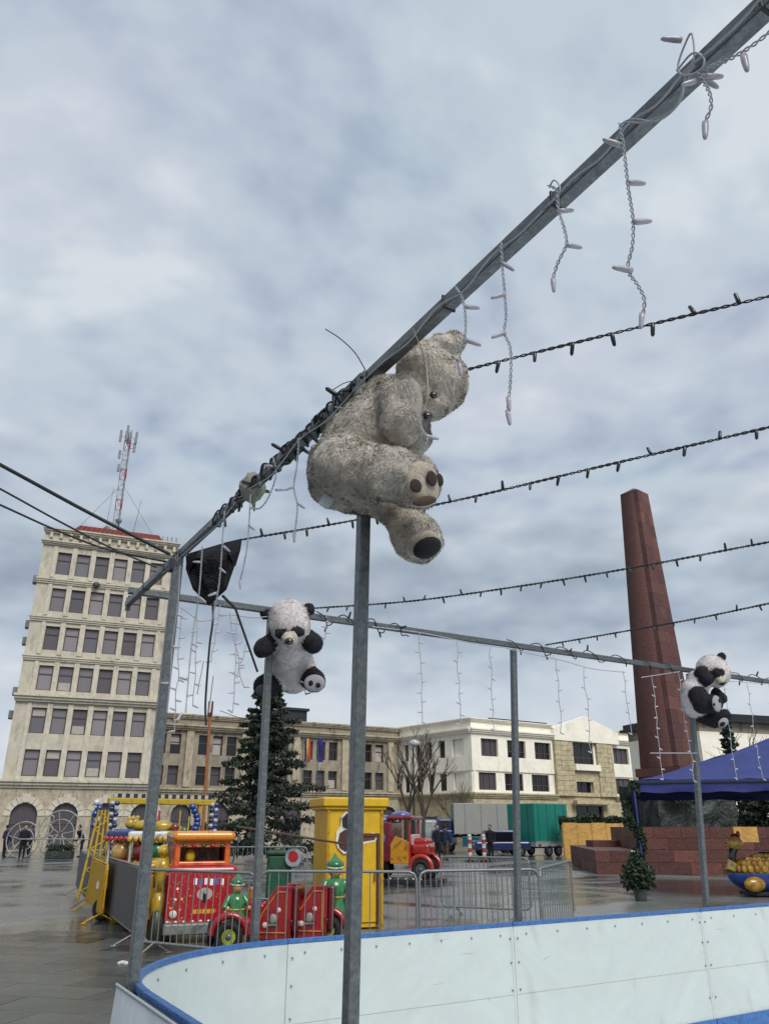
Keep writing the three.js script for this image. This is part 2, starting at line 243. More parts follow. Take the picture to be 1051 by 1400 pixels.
{ // ---- lattice mast on its roof
  const d = 67, base = at(160, 716, d), top = at(172, 590, d), p = V3(base.x, 25.1, -d), o = thing('antenna_mast', 'red and white lattice radio mast on the roof of the tall block', 'antenna', p), h = top.y - 25.1, w = .34;
  const P = (k, y, s = 1) => V3(Math.cos(k * 2.0944 + .5) * w * s, y, Math.sin(k * 2.0944 + .5) * w * s), n = 12;
  for (let i = 0; i < n; i++) { const y0 = h * i / n, y1 = h * (i + 1) / n, g = []; for (let k = 0; k < 3; k++) { g.push(rod(P(k, y0), P(k, y1), .045, .045, 5), rod(P(k, y0), P((k + 1) % 3, y1), .028, .028, 4), rod(P(k, y1), P((k + 1) % 3, y1), .028, .028, 4)); } obj('mast_section', g, paint(i % 3 === 1 ? '#a8494a' : i < 2 ? '#55585c' : '#a9adb2'), o); }
  const pan = (x, y, z, hh = 1.3) => obj('antenna_panel', [rb(.22, hh, .14, x, y, z, .04), rod(V3(x, y, z), V3(0, y, 0), .03, .03, 4)], paint('#8f959c'), o);
  pan(-.75, h - .6, .2); pan(.8, h - .8, .2); pan(.1, h - .5, .8, 1.5); pan(.7, h - 1.9, .1, .9); pan(-.6, h - 2.6, .2, .9); pan(-.55, h - 4, .1, .8); pan(.5, h - 1.2, -.5); pan(-.3, h - .4, -.6);
  obj('whip_antenna', [rod(V3(1.6, 1.4, 0), V3(2.0, 5.2, 0), .03, .02, 4), rod(V3(0, 1.1, 0), V3(1.6, 1.4, 0), .04, .04, 4), rod(V3(-1, 1.5, 0), V3(-.7, 6.4, .2), .025, .015, 4), rod(V3(0, 1.2, 0), V3(-1, 1.5, 0), .04, .04, 4)], paint('#73777d'), o);
  obj('dish', [sph(.4, -.7, 2, .4, 1, 1, .4), sph(.3, .6, 1.5, .4, 1, 1, .4), sph(.3, .3, 2.9, .4, 1, 1, .4)], paint('#6a6e74'), o);
  obj('guy_wire', [rod(V3(0, h * .55, 0), V3(-4.5, .2, 1), .015, .015, 4), rod(V3(0, h * .55, 0), V3(4.5, .2, 1), .015, .015, 4)], M.steelDark, o);
}
{ // ---- long lower block behind
  const f = facade('stone_office_block', 'long three storey weathered stone block behind the spruce tree', { x: -22.5, z: -70.8 }, { x: 5.2, z: -86.3 }), o = f.o, W = f.W, H = 11.2;
  const holes = [], bay = W / 6.0;
  for (let b = 0; b < 6; b++) for (let k = 0; k < 3; k++) { const x = b * bay + .85 + k * 1.35; holes.push([x, x + .95, 5.1, 6.75], [x, x + .95, 7.75, 9.5]); }
  wall('wall', o, 0, W, 4.5, H, holes, .5, M.midWall);
  const ar = []; for (let b = 0; b < 9; b++) { const a = [b * W / 9 + .65, b * W / 9 + 2.45, .05, 3.5]; a.arch = true; ar.push(a); }
  wall('ground_floor_wall', o, 0, W, 0, 4.5, ar, .5, M.towerBase, .12);
  obj('core', b2(.05, W - .05, 0, H - .1, -11, -.55), M.midWall, o);
  holes.forEach((h, i) => win(o, h, { z: -.35, split: .6, blind: [0, 0, -.5, 0, 0, .5, 0, 0, 0, -.9][i % 10], glass: i % 4 ? M.glass : M.glassDim }));
  ar.forEach((a) => win(o, a, { cols: 3, split: .6, arch: true, z: -.2, glass: M.glassDim }));
  for (let b = 0; b <= 6; b++) { const x = clamp(b * bay, .35, W - .35); obj('pilaster', b2(x - .34, x + .34, 4.95, 9.8, .002, .22), M.midTrim, o); }
  obj('cornice', ledge(-.1, W, 4.3, .55, .5), M.midTrim, o); obj('cornice', ledge(-.1, W, 9.85, .5, .6), M.midTrim, o); obj('parapet', ledge(-.1, W, 10.9, .4, .35), M.midTrim, o);
  obj('roof_box', [b2(15.9, 18.2, 11.1, 12.8, -5, -3), b2(15.7, 18.4, 12.8, 13.05, -5.2, -2.8)], M.steelDark, o);
}
{ // ---- white painted block with pediment
  const A = { x: 8.25, z: -76 }, B = { x: 37, z: -94.7 }, f = facade('white_corner_block', 'white painted three storey block with stone centre bay and pediment', A, B), o = f.o, W = f.W, uv = f.uv;
  const R = (x0, y0, x1, y1) => { const a = uv((x0 + x1) / 2, y0), b = uv((x0 + x1) / 2, y1), s0 = uv(x0, y1)[0], s1 = uv(x1, y1)[0]; return [s0, s1, b[1], a[1]]; };
  const top = [R(658, 1011, 681, 1035), R(694, 1013.5, 719, 1037), R(731.5, 1016, 753.5, 1038), R(839, 1022, 860, 1044), R(869, 1025, 888, 1046)];
  const bot = [R(656, 1057, 680, 1080), R(692, 1058.5, 717, 1081.5), R(729, 1060.5, 752.5, 1083), R(842, 1063, 864, 1085), R(873, 1065, 893, 1086)];
  const yT0 = 7.45, yT1 = 9.25, yB0 = 4.15, yB1 = 5.85;
  const av = (l, i) => l.reduce((s, h) => s + h[i], 0) / l.length;
  const t0 = av(top, 2), t1 = av(top, 3), q0 = av(bot, 2), q1 = av(bot, 3);
  top.forEach((h) => { h[2] = t0; h[3] = t1; }); bot.forEach((h) => { h[2] = q0; h[3] = q1; });
  const last = top[4], n = 4; for (let k = 1; k <= n; k++) { top.push([last[0] + k * 3.3, last[0] + k * 3.3 + 2, t0, t1]); bot.push([last[0] + k * 3.3, last[0] + k * 3.3 + 2, q0, q1]); }
  const H = uv(645, 982)[1], c0 = uv(757, 1050)[0], c1 = uv(836, 1050)[0], mid1 = R(784, 1016, 812, 1045), mid2 = R(787, 1069, 810, 1084), band = uv(660, 1055)[1] + .1, ground = q0 - .35;
  wall('wall', o, 0, W, band, H, [...top, mid1].map((h) => h), .4, M.cream);
  wall('lower_wall', o, 0, W, ground, band, [...bot, mid2], .4, M.cream, -.12);
  const ar = []; for (const [a, b] of [[661, 680], [700, 716], [739, 752]]) { const h = R(a, 1099, b, 1125); h[2] = .1; h[3] = h[3] * 1; h.arch = true; ar.push(h); }
  const dr = R(788, 1102, 826, 1125); dr[2] = .05;
  wall('ground_floor_wall', o, 0, W, 0, ground, [...ar, dr], .4, M.limestone, .04);
  obj('core', b2(.05, W - .05, 0, H - .1, -12, -.6), M.cream, o);
  [...top, ...bot].forEach((h, i) => win(o, h, { cols: 3, split: i % 3 ? .35 : 0, z: -.33, glass: i % 3 ? M.glass : M.glassDim }));
  ar.forEach((a) => win(o, a, { cols: 2, split: .6, arch: true, z: -.25, glass: M.glassDim })); win(o, dr, { cols: 2, split: 0, z: -.3 });
  // stone centre bay
  const slabs = (x0, x1, y0, y1) => { const nx = Math.max(1, Math.round((x1 - x0) / .85)), ny = Math.round((y1 - y0) / .5); for (let i = 0; i < nx; i++) for (let j = 0; j < ny; j++) { const w = (x1 - x0) / nx, h = (y1 - y0) / ny; obj('stone_block', b2(x0 + i * w + .012, x0 + (i + 1) * w - .012, y0 + j * h + .012, y0 + (j + 1) * h - .012, .05, .3 + rnd() * .05), M.limestone, o); } };
  slabs(c0, mid1[0] - .25, ground, H - 1.45); slabs(mid1[1] + .25, c1, ground, H - 1.45);
  for (const g of [b2(mid1[0] - .25, mid1[1] + .25, mid1[3], H - 1.45, .05, .2), b2(mid1[0] - .25, mid2[0], mid2[2], mid2[3], .05, .2), b2(mid2[1], mid1[1] + .25, mid2[2], mid2[3], .05, .2), b2(mid1[0] - .25, mid1[1] + .25, ground, mid2[2], .05, .2), b2(mid1[0] - .25, mid1[1] + .25, mid2[3], mid1[2] - .3, .05, .2)]) obj('centre_panel', g, M.limestone, o);
  win(o, mid1, { cols: 2, split: .3, z: -.2 }); win(o, mid2, { cols: 2, split: 0, z: -.3 });
  obj('balcony_ledge', b2(mid1[0] - .3, mid1[1] + .3, mid1[2] - .65, mid1[2] - .05, .02, .6), M.cream, o);
  obj('entrance_canopy', b2(dr[0] - .6, dr[1] + .6, dr[3] + .15, dr[3] + .5, .3, .9), M.limestone, o);
  const g0 = uv(753, 1000)[0], g1 = uv(840, 1000)[0], gp = uv(797, 979.5), gh = H - .25;
  obj('pediment', [poly([[g0, gh], [g1, gh], [(g0 + g1) / 2, gp[1]]], .7).translate(0, 0, -.3), b2(g0, g1, H - 1.45, gh, .05, .4)], M.cream, o);
  obj('cornice', ledge(-.1, g0, H - 1.35, .45, .45), M.cream, o); obj('cornice', ledge(g1, W, H - 1.35, .45, .45), M.cream, o);
  obj('parapet', ledge(-.1, g0, H - .25, .3, .3), M.cream, o); obj('parapet', ledge(g1, W, H - .25, .3, .3), M.cream, o);
  obj('roof_rail', [b2(2.5, g0 - .3, H + .06, H + .24, -.4, -.2)], M.steelDark, o);
  obj('string_course', ledge(-.1, c0, ground - .35, .45, .4), M.limestone, o); obj('string_course', ledge(c1, W, ground - .35, .45, .4), M.limestone, o);
  // wing that runs back to the long block
  const side = new THREE.Group(); side.name = 'side_wing'; o.add(side);
  const L = 11.5;
  const sh = [], sb = []; for (const [x, w] of [[1.1, 1.6], [3.7, 1.0], [5.6, .8], [7.4, .8], [9.2, .8]]) { sh.push([x, x + w, t0, t1]); sb.push([x, x + w, q0, q1]); }
  const flip = (h) => [-h[1], -h[0], h[2], h[3]];
  side.rotation.y = -Math.PI / 2 + .1; const hh2 = sh.map(flip), hb2 = sb.map(flip);
  wall('wall', side, -L, 0, band, H, hh2, .4, M.cream); wall('lower_wall', side, -L, 0, ground, band, hb2, .4, M.cream, -.12); wall('ground_floor_wall', side, -L, 0, 0, ground, [], .4, M.limestone, .04);
  [...hh2, ...hb2].forEach((h) => { const g = obj('window', bx(h[1] - h[0] + .1, h[3] - h[2] + .1, .03, (h[0] + h[1]) / 2, (h[2] + h[3]) / 2, -.33), M.glass, side); });
  obj('cornice', ledge(-L, 0, H - 1.35, .45, .45), M.cream, side); obj('string_course', ledge(-L, 0, ground - .35, .45, .4), M.limestone, side); obj('parapet', ledge(-L, 0, H - .25, .3, .3), M.cream, side);
}
{ // ---- house beyond the monument
  const d = 62, A = at(958, 1020, d), B = at(1120, 1020, d + 4), f = facade('cream_house', 'cream house with dark flat eaves beyond the monument', { x: A.x, z: A.z }, { x: B.x, z: B.z }), o = f.o, W = f.W, H = f.uv(1000, 982)[1];
  wall('wall', o, 0, W, 0, H - 1.1, [[6.2, 7.4, 3.5, 5.2]], .35, M.cream);
  obj('core', b2(.02, W - .02, 0, H - 1.1, -9, -.4), M.cream, o); win(o, [6.2, 7.4, 3.5, 5.2], { cols: 2 });
  obj('stone_frieze', b2(0, W, H - 1.1, H - .35, -9, .02), M.midWall, o);
  obj('roof', [b2(-.5, W + .5, H - .35, H - .1, -9.5, .6), b2(-.3, W + .3, H - .1, H + .3, -9.2, .3)], M.steelDark, o);
}
// ================================================================ MONUMENT
{
  const d = 36, ax = at(916, 1050, d), o = thing('granite_obelisk', 'tall tapering red granite obelisk on a stepped plinth', 'monument', V3(ax.x, 0, -d), .70);
  const y0 = 4.05, yt = at(873, 676, d).y, top = .5, bot = .95, n = 22, hw = (y) => bot + (top - bot) * (y - y0) / (yt - y0);
  const quad = (a, b, c, e, A2, B2, C2, E2) => { const g = new ConvexGeometry([a, b, c, e, A2, B2, C2, E2]); return g; };
  for (let i = 0; i < n; i++) {
    const ya = y0 + (yt - y0) * i / n + .004, yb = y0 + (yt - y0) * (i + 1) / n - .004, wa = hw(ya), wb = hw(yb), cuts = i % 2 ? [-1, -.33, .33, 1] : [-1, 0, 1];
    for (let s = 0; s < 2; s++) for (let k = 0; k < cuts.length - 1; k++) {
      const e = .004, u0 = cuts[k], u1 = cuts[k + 1], P = (u, w, y, t) => { const a = u * w, b = w - t; const uu = clamp(a, -w, w); return s ? V3(b, y, clamp(uu, -w + .2, w - .0)) : V3(clamp(uu, -w, w), y, b); };
      const c0 = u0 + e, c1 = u1 - e;
      obj('granite_block', quad(P(c0, wa, ya, 0), P(c1, wa, ya, 0), P(c0, wa, ya, .2), P(c1, wa, ya, .2), P(c0, wb, yb, 0), P(c1, wb, yb, 0), P(c0, wb, yb, .2), P(c1, wb, yb, .2)), M.granite[Math.floor(rnd() * 5)], o);
    }
  }
  const core = new THREE.CylinderGeometry((top - .02) * 1.414, (bot - .02) * 1.414, yt - y0, 4).rotateY(Math.PI / 4).translate(0, (y0 + yt) / 2, 0);
  obj('shaft_core', core, M.granite[1], o);
  obj('cap', new THREE.ConeGeometry(top * 1.414, .35, 4).rotateY(Math.PI / 4).translate(0, yt + .17, 0), M.granite[3], o);
  obj('collar', [bx(2.2, .35, 2.2, 0, 3.85, 0), bx(2.05, .3, 2.05, 0, 3.53, 0)], M.granite[1], o);
  obj('inner_plinth', bx(2.4, 2.0, 2.4, 0, 2.5, 0), M.granite[4], o);
  // dark relief round the plinth: uneven bronze
  const pts = []; const rg = new THREE.BoxGeometry(3.5, 1.75, 3.3, 22, 12, 22); { const p = rg.attributes.position; for (let i = 0; i < p.count; i++) { const x = p.getX(i), y = p.getY(i), z = p.getZ(i), k = fbm(x * 1.7, y * 1.7, z * 1.7, 4) * .38; const l = Math.max(.6, Math.hypot(x, z)); p.setXYZ(i, x * (1 + k / l), y + (y > .8 ? fbm(x * 2, 4, z * 2, 3) * .3 : 0), z * (1 + k / l)); } rg.computeVertexNormals(); }
  const rel = obj('bronze_relief', rg.rotateY(-.5).translate(0, 2.5, 0), M.bronze, o);
  for (const [px, py, r, lab] of [[941, 1083, .4, 'largest dark evergreen wreath hung on the bronze relief of the monument'], [925, 1086, .34, 'middle sized dark evergreen wreath hung on the bronze relief'], [953, 1091, .26, 'smallest dark evergreen wreath hung on the bronze relief']]) { /* wreaths hung on the relief */ const w = at(px, py, 33.7); const g = []; for (let k = 0; k < 120; k++) { const t = rr(0, 6.283), q = r * rr(.4, 1); g.push(new THREE.ConeGeometry(.05, .22, 3).rotateZ(rr(0, 6)).rotateX(rr(-1, 1)).translate(Math.cos(t) * q, Math.sin(t) * q, rr(-.05, .1))); } const wr = tag(obj('wreath', g, M.leaf), lab, 'wreath', 'wreaths on the monument'); wr.position.copy(w); }
  // stepped red base, in courses of blocks
  const courses = (name, w, h, dep, cx, cy, cz, rows, bw) => { for (let r = 0; r < rows; r++) { const hh = h / rows; for (const [len, mk] of [[w, (u, t) => bx(t, hh - .012, .3, cx + u, cy + hh * (r + .5), cz + dep / 2 - .15)], [dep - .62, (u, t) => bx(.3, hh - .012, t, cx - w / 2 + .15, cy + hh * (r + .5), cz + u)]]) { const n2 = Math.max(1, Math.round(len / bw)); const off = r % 2 ? .5 : 0; let u = -len / 2; for (let k = 0; k <= n2; k++) { const e = Math.min(len / 2, -len / 2 + (k + 1 - off) * len / n2); if (e - u > .1) obj(name, mk((u + e) / 2, e - u - .012), M.granite[Math.floor(rnd() * 5)], o); u = e; } } } obj('base_core', bx(w - .04, h - .02, dep - .04, cx, cy + h / 2, cz), M.granite[4], o); };
  const q = o.rotation.y;
  const sub = new THREE.Group(); sub.name = 'stepped_base'; sub.rotation.y = -q - .12; o.add(sub);
  const o2 = o; const putCourses = (...a) => { const before = o2.children.length; courses(...a); const kids = o2.children.slice(before); kids.forEach((k) => sub.add(k)); };
  putCourses('base_block', 9.5, .82, 7.6, 2.4, .82, 0, 2, 1.1);
  putCourses('base_block', 12.5, .82, 9.4, 2.0, 0, .2, 2, 1.15);
}
{ // ply hoarding and hedge to the left of the monument
  const d = 47, A = at(770, 1150, d), B = at(868, 1150, d), o = thing('plywood_hoarding', 'yellowish plywood hoarding beside the red granite steps', 'hoarding', V3(A.x, 0, -d), -.05), n = 5, w = (B.x - A.x) / n;
  for (let i = 0; i < n; i++) obj('board_panel', bx(w - .02, rr(1.75, 1.9), .04, (i + .5) * w, .92, rr(-.02, .02)), M.ply, o);
  for (let i = 0; i <= n; i++) obj('post', bx(.08, 1.75, .08, i * w, .87, -.07), M.ply, o);
  const s = thing('plywood_sheet', 'square plywood sheet leaning on the red granite base behind the tent', 'board', V3(0, 0, 0)); const p = at(1019, 1141, 29.2); s.position.set(p.x, 1.63, p.z); s.rotation.y = -.12; obj('sheet', rb(.8, .5, .03, 0, .0, 0, .006), M.ply, s); obj('batten', bx(.06, .48, .03, .2, 0, -.035), M.ply, s); s.position.y = p.y;
  const st = thing('granite_steps', 'low red granite steps left of the monument', 'steps', onY(846, 1186, 0), .1);
  for (let k = 0; k < 3; k++) for (let j = 1; j < 4; j++) obj('step_block', rb(1.08 - .0, .36, 1.0, -2.3 + j * 1.1 + k * .45, .18 + k * .36, -k * .55, .015, 1), M.granite[(j + k * 2) % 5], st);
}
function leafCloud(n, f, size, cols) { const p = [], nn = [], c = []; for (let i = 0; i < n; i++) { const [q, k = 1] = f(i); const a = V3(rr(-1, 1), rr(-1, 1), rr(-1, 1)).normalize(), b = V3(rr(-1, 1), rr(-1, 1), rr(-1, 1)).cross(a).normalize(), s = size * rr(.6, 1.4) * k; const v = [q.clone().addScaledVector(a, s), q.clone().addScaledVector(b, s * .45), q.clone().addScaledVector(b, -s * .45)]; const nm = a.clone().cross(b); const col = cols[Math.floor(rnd() * cols.length)]; for (const w of v) { p.push(w.x, w.y, w.z); nn.push(nm.x, nm.y, nm.z); c.push(...col); } } const g = new THREE.BufferGeometry(); g.setAttribute('position', new THREE.Float32BufferAttribute(p, 3)); g.setAttribute('normal', new THREE.Float32BufferAttribute(nn, 3)); g.setAttribute('color', new THREE.Float32BufferAttribute(c, 3)); return g; }
const greens = [[.020, .036, .018], [.030, .05, .024], [.045, .07, .03], [.018, .03, .02]];
const pineCols = [[.022, .032, .022], [.03, .044, .028], [.04, .055, .035], [.016, .024, .018]];
{ // hedges over the hoarding and behind the tent
  const hedge = (x0, x1, py, d, h, label) => { const a = at(x0, py, d), b = at(x1, py, d), o = thing('hedge', label, 'hedge', V3((a.x + b.x) / 2, 0, -d - .6)); const w = Math.abs(b.x - a.x), top = a.y; obj('foliage', leafCloud(7000, () => { const x = rr(-w / 2, w / 2); const hh = top + fbm(x * .8, 2, 3, 3) * h; return [V3(x, hh - Math.pow(rnd(), 2) * h, rr(-.6, .6))]; }, .12, greens), M.needle, o); obj('stem', Array.from({ length: 7 }, (_, k) => rod(V3(-w / 2 + (k + .5) * w / 7, 0, 0), V3(-w / 2 + (k + .5) * w / 7, top - .3, 0), .05, .03, 5)), M.bark, o); };
  hedge(768, 880, 1117, 48.5, .9, 'clipped green hedge rising above the plywood hoarding');
  hedge(978, 1075, 1118, 40, 1.1, 'green hedge behind the red granite base under the tent');
}
function spruce(name, label, base, h, r, n, dens, cols, leafS = .16, group) {
  const o = thing(name, label, 'tree', base, 0, group); obj('trunk', rod(V3(0, 0, 0), V3(0, h, 0), h * .018, .02, 8), M.bark, o);
  const br = [], pts = []; for (let i = 0; i < n; i++) { const t = Math.pow(i / n, .85), y = h * (.08 + .9 * t), L = r * Math.pow(1 - t, .85) * rr(.35, 1.1) * (1 + .9 * fbm(i * .37, t * 6, 3, 2)) + .1 * r, a = i * 2.4 + rr(-.3, .3), dy = -.18 * L + (t > .8 ? .25 * L : 0); const tip = V3(Math.cos(a) * L, y + dy, Math.sin(a) * L), st = V3(0, y, 0), midp = st.clone().lerp(tip, .55).add(V3(0, -.06 * L, 0)); br.push(rod(st, midp, .035, .02, 4, false), rod(midp, tip, .02, .008, 4, false)); pts.push([st, midp, tip, L]); }
  obj('branches', br, M.bark, o);
  obj('crown', leafCloud(dens, () => { const b = pts[Math.floor(rnd() * n)]; let t = Math.sqrt(rr(.04, 1)); const q = t < .55 ? b[0].clone().lerp(b[1], t / .55) : b[1].clone().lerp(b[2], (t - .55) / .45); const sp = .16 * b[3] * (1.25 - t) + .08; return [q.add(V3(rr(-sp, sp), rr(-sp * .6, sp * .35), rr(-sp, sp)))]; }, leafS, cols), M.needle, o); return o;
}
spruce('spruce_tree', 'tall dark spruce with gappy crown behind the yellow booth', V3(at(357, 1140, 40).x, 0, -40), at(357, 925, 40).y, 3.5, 120, 27000, pineCols, .15);
spruce('conifer_tree', 'slim pointed conifer behind the blue tent roof', V3(at(1010, 1100, 45).x, 0, -45), at(1010, 985, 45).y, 1.3, 80, 9000, greens, .13);
spruce('fir_tree', 'broad dark fir under the far edge of the blue tent', V3(at(1040, 1100, 38).x, 0, -38), 4.1, 2.0, 70, 12000, pineCols, .14);
{ // bare trees
  const bare = (label, base, h, sp) => { const o = thing('bare_tree', label, 'tree', base); const tr = [], br = []; const grow = (p, dir, len, r, lv) => { const e = p.clone().addScaledVector(dir, len); (lv < 1 ? tr : br).push(rod(p, e, r, r * .72, lv < 2 ? 7 : 4, false)); if (lv >= 5) return; const k = lv < 1 ? 3 : lv < 3 ? 3 : 2; for (let i = 0; i < k; i++) { const nd = dir.clone().add(V3(rr(-sp, sp), rr(-.05, .45), rr(-sp, sp))).normalize(); grow(i ? p.clone().lerp(e, rr(.55, 1)) : e, nd, len * rr(.62, .82), r * .62, lv + 1); } }; grow(V3(0, 0, 0), V3(.03, 1, 0).normalize(), h * .28, h * .016, 0); obj('trunk', tr, M.bark, o); obj('branches', br, M.bark, o); };
  bare('bare branched tree in front of the corner of the white block', V3(at(578, 1140, 58).x, 0, -58), 9.6, .5);
  bare('slender bare tree beside the wall of the long stone block', V3(at(556, 1140, 60).x, 0, -60), 9.5, .5);
  bare('small bare tree by the doorway near the grey box truck', V3(at(617, 1140, 64).x, 0, -64), 6.5, .7);
  bare('bare tree near the eaves of the cream house', V3(at(1030, 1100, 52).x, 0, -52), 9, .7);
}
// ================================================================ RINK AND ITS FRAME
const BEAM = 3.03, TOP = 1.0;
const nearA = onY(262, 744, BEAM), nearB = onY(1029, 25, BEAM), farA = onY(700, 882, BEAM + .06);
const aD = nearB.clone().sub(nearA).setY(0).normalize(), bD = V3(aD.z, 0, -aD.x);   // rink axes: towards us along its left side, away along its far side
const C = farA.clone().addScaledVector(bD, nearA.clone().sub(farA).dot(bD)).setY(0);  // corner where the two beams meet
const rk = (a, b, y = 0) => V3(C.x + aD.x * a + bD.x * b, y, C.z + aD.z * a + bD.z * b);
const nearP = { x: bD.x, z: bD.z }, onNear = (px, py) => onPlane(px, py, C, nearP), onFar = (px, py) => onPlane(px, py, C, { x: aD.x, z: aD.z });
{
  const floor = struct('rink_floor', (() => { const s = new THREE.Shape(); const g = new THREE.PlaneGeometry(26, 14).rotateX(-Math.PI / 2); return g; })(), phy({ map: mottled('#dfe8ee', .08, 8, 3, 256), roughness: .25 }));
  floor.rotation.y = Math.atan2(-bD.z, bD.x); const c = rk(7.05, 13.1, .05); floor.position.copy(c);
  // board line: left side, round corner, far side (a, b in metres from the frame corner), a little inside the frame
  const R = 1.17, off = .1, offN = .0;
  const S = [[7, 5.1], [5.1, 3.2], [3.2, R + off]];
  const farX = [R + offN, 2.95, 5.0, 7.05, 9.1, 11.15, 13.2];
  const o = thing('rink_boards', 'white plastic ice rink boards with blue top rail and kick strip', 'rink boards', rk(1, 1));
  const bolts = (list) => { const g = list.map(([p, n]) => { const c2 = new THREE.CylinderGeometry(.0065, .0065, .008, 8).rotateX(Math.PI / 2); c2.applyQuaternion(new THREE.Quaternion().setFromUnitVectors(V3(0, 0, 1), n)); return c2.translate(p.x, p.y, p.z); }); return g; };
  const straight = (p, q, inward) => {
    const L = p.distanceTo(q), dir = q.clone().sub(p).normalize(), mk = (h0, h1, t0, t1, l0 = .004, l1 = L - .004, r = .003) => bar(p.clone().addScaledVector(dir, l0).addScaledVector(inward, (t0 + t1) / 2).setY((h0 + h1) / 2), p.clone().addScaledVector(dir, l1).addScaledVector(inward, (t0 + t1) / 2).setY((h0 + h1) / 2), t1 - t0, h1 - h0);
    wobj('board_panel', mk(.551, TOP - .024, -.006, .006), M.hdpe, o); wobj('board_panel', mk(.19, .5492, -.006, .006), M.hdpe, o);
    wobj('kick_strip', mk(.05, .2, .0065, .02), M.hdpeBlue, o);
    wobj('top_rail', mk(TOP - .022, TOP + .004, -.022, .01), M.hdpeBlue, o);
    wobj('mid_rail', [mk(.53, .57, -.03, -.0065, .05, L - .05)], M.hdpe, o);
    wobj('seam_batten', [mk(.19, TOP - .035, .0065, .009, L - .022, L - .002)], M.hdpe, o);
    if (inward !== bD) [0.03, L - .03].forEach((l) => wobj('upright', bar(p.clone().addScaledVector(dir, l).addScaledVector(inward, -.024).setY(.03), p.clone().addScaledVector(dir, l).addScaledVector(inward, -.024).setY(TOP - .04), .032, .032, dir), M.galv, o));
    const bl = []; for (let k = 0; k < 7; k++) bl.push([p.clone().addScaledVector(dir, .12 + k * (L - .24) / 6).addScaledVector(inward, .009).setY(TOP - .075), inward]); for (const y of [.35, .58, .75, .9]) for (const l of [.035, L - .035]) bl.push([p.clone().addScaledVector(dir, l).addScaledVector(inward, .011).setY(y), inward]);
    tag(wobj('bolts', bolts(bl), M.bench, o), null, null, null, 'stuff');
  };
  for (let i = 0; i < 3; i++) straight(rk(S[i][0], offN), rk(S[i][1], offN), bD);
  for (let i = 0; i < farX.length - 1; i++) straight(rk(off, farX[i]), rk(off, farX[i + 1]), aD);
  // the bent corner panel
  const arc = (r0, r1, y0, y1) => { const s = new THREE.Shape(); const n = 20; const pts = []; for (let k = 0; k <= n; k++) { const t = k / n * Math.PI / 2; pts.push([Math.cos(t) * r1, Math.sin(t) * r1]); } for (let k = n; k >= 0; k--) { const t = k / n * Math.PI / 2; pts.push([Math.cos(t) * r0, Math.sin(t) * r0]); }
    const g = poly(pts, y1 - y0); g.rotateX(-Math.PI / 2); g.translate(0, y0, 0); return g; };   // x -> right, shape y -> -z
  const place = (g) => { const cc = rk(R + off, R + offN); const X = aD.clone().negate(), Z = bD.clone(); // quarter between -a and -b
    const m = new THREE.Matrix4().makeBasis(X, V3(0, 1, 0), Z).setPosition(cc); const gg = g.index ? g.toNonIndexed() : g; gg.applyMatrix4(m); if (m.determinant() < 0) { const p = gg.attributes.position, nn = gg.attributes.normal; for (let i = 0; i < p.count; i += 3) for (const at2 of [p, nn]) { const a = [at2.getX(i + 1), at2.getY(i + 1), at2.getZ(i + 1)]; at2.setXYZ(i + 1, at2.getX(i + 2), at2.getY(i + 2), at2.getZ(i + 2)); at2.setXYZ(i + 2, ...a); } } return gg; };
  wobj('board_panel', place(arc(R - .006, R + .006, .551, TOP - .024)), M.hdpe, o); wobj('board_panel', place(arc(R - .006, R + .006, .19, .5492)), M.hdpe, o); wobj('mid_rail', place(arc(R + .0065, R + .03, .53, .57)), M.hdpe, o); wobj('kick_strip', place(arc(R - .02, R - .0065, .05, .2)), M.hdpeBlue, o); wobj('top_rail', place(arc(R - .01, R + .022, TOP - .022, TOP + .004)), M.hdpeBlue, o);
  { const bl = []; for (let k = 0; k < 6; k++) { const t = (k + .5) / 6 * Math.PI / 2, n = aD.clone().multiplyScalar(Math.cos(t)).addScaledVector(bD, Math.sin(t)); bl.push([rk(R + off, R + offN, TOP - .075).addScaledVector(n, -(R - .009)), n]); } tag(wobj('bolts', bolts(bl), M.bench, o), null, null, null, 'stuff'); }
  // tarpaulin hung outside the boards
  const tp = thing('rink_tarpaulin', 'white tarpaulin skirt hung along the outside of the rink boards', 'tarpaulin', rk(2, -.2));
  const aEnd = onNear(184.5, 1345).sub(C).dot(aD) - .1, sEnd = 7 - aEnd, nU = 240, nV = 10, ps = [], ix = []; const path = (s) => { return [7 - s, offN - .104, 0]; };
  for (let i = 0; i <= nU; i++) { const s = i / nU * sEnd; const [a, b, t] = path(s); for (let j = 0; j <= nV; j++) { const v = j / nV, y = .97 * (1 - v) + .01, w = v * (.05 * Math.sin(s * 9 + fbm(s, 3, 1) * 5) + .06 * fbm(s * 2.2, v * 2, 4, 3)) + .03 * v - .05 * (1 - v) * (1 - v); const nA = -Math.sin(t), nB = -Math.cos(t); const p = rk(a + nA * w, b + nB * w, y); ps.push(p.x, p.y, p.z); } }
  for (let i = 0; i < nU; i++) for (let j = 0; j < nV; j++) { const q = i * (nV + 1) + j; ix.push(q, q + 1, q + nV + 1, q + 1, q + nV + 2, q + nV + 1); }
  const tg = new THREE.BufferGeometry(); tg.setAttribute('position', new THREE.Float32BufferAttribute(ps, 3)); tg.setIndex(ix); tg.computeVertexNormals(); wobj('sheet', tg, M.tarp, tp);
  wobj('hem_rope', tube(Array.from({ length: 60 }, (_, i) => { const s = i / 59 * sEnd, [a, b] = path(s); return rk(a, b + .05, .985); }), .008, 200, 5), M.wireWhite, tp);
}
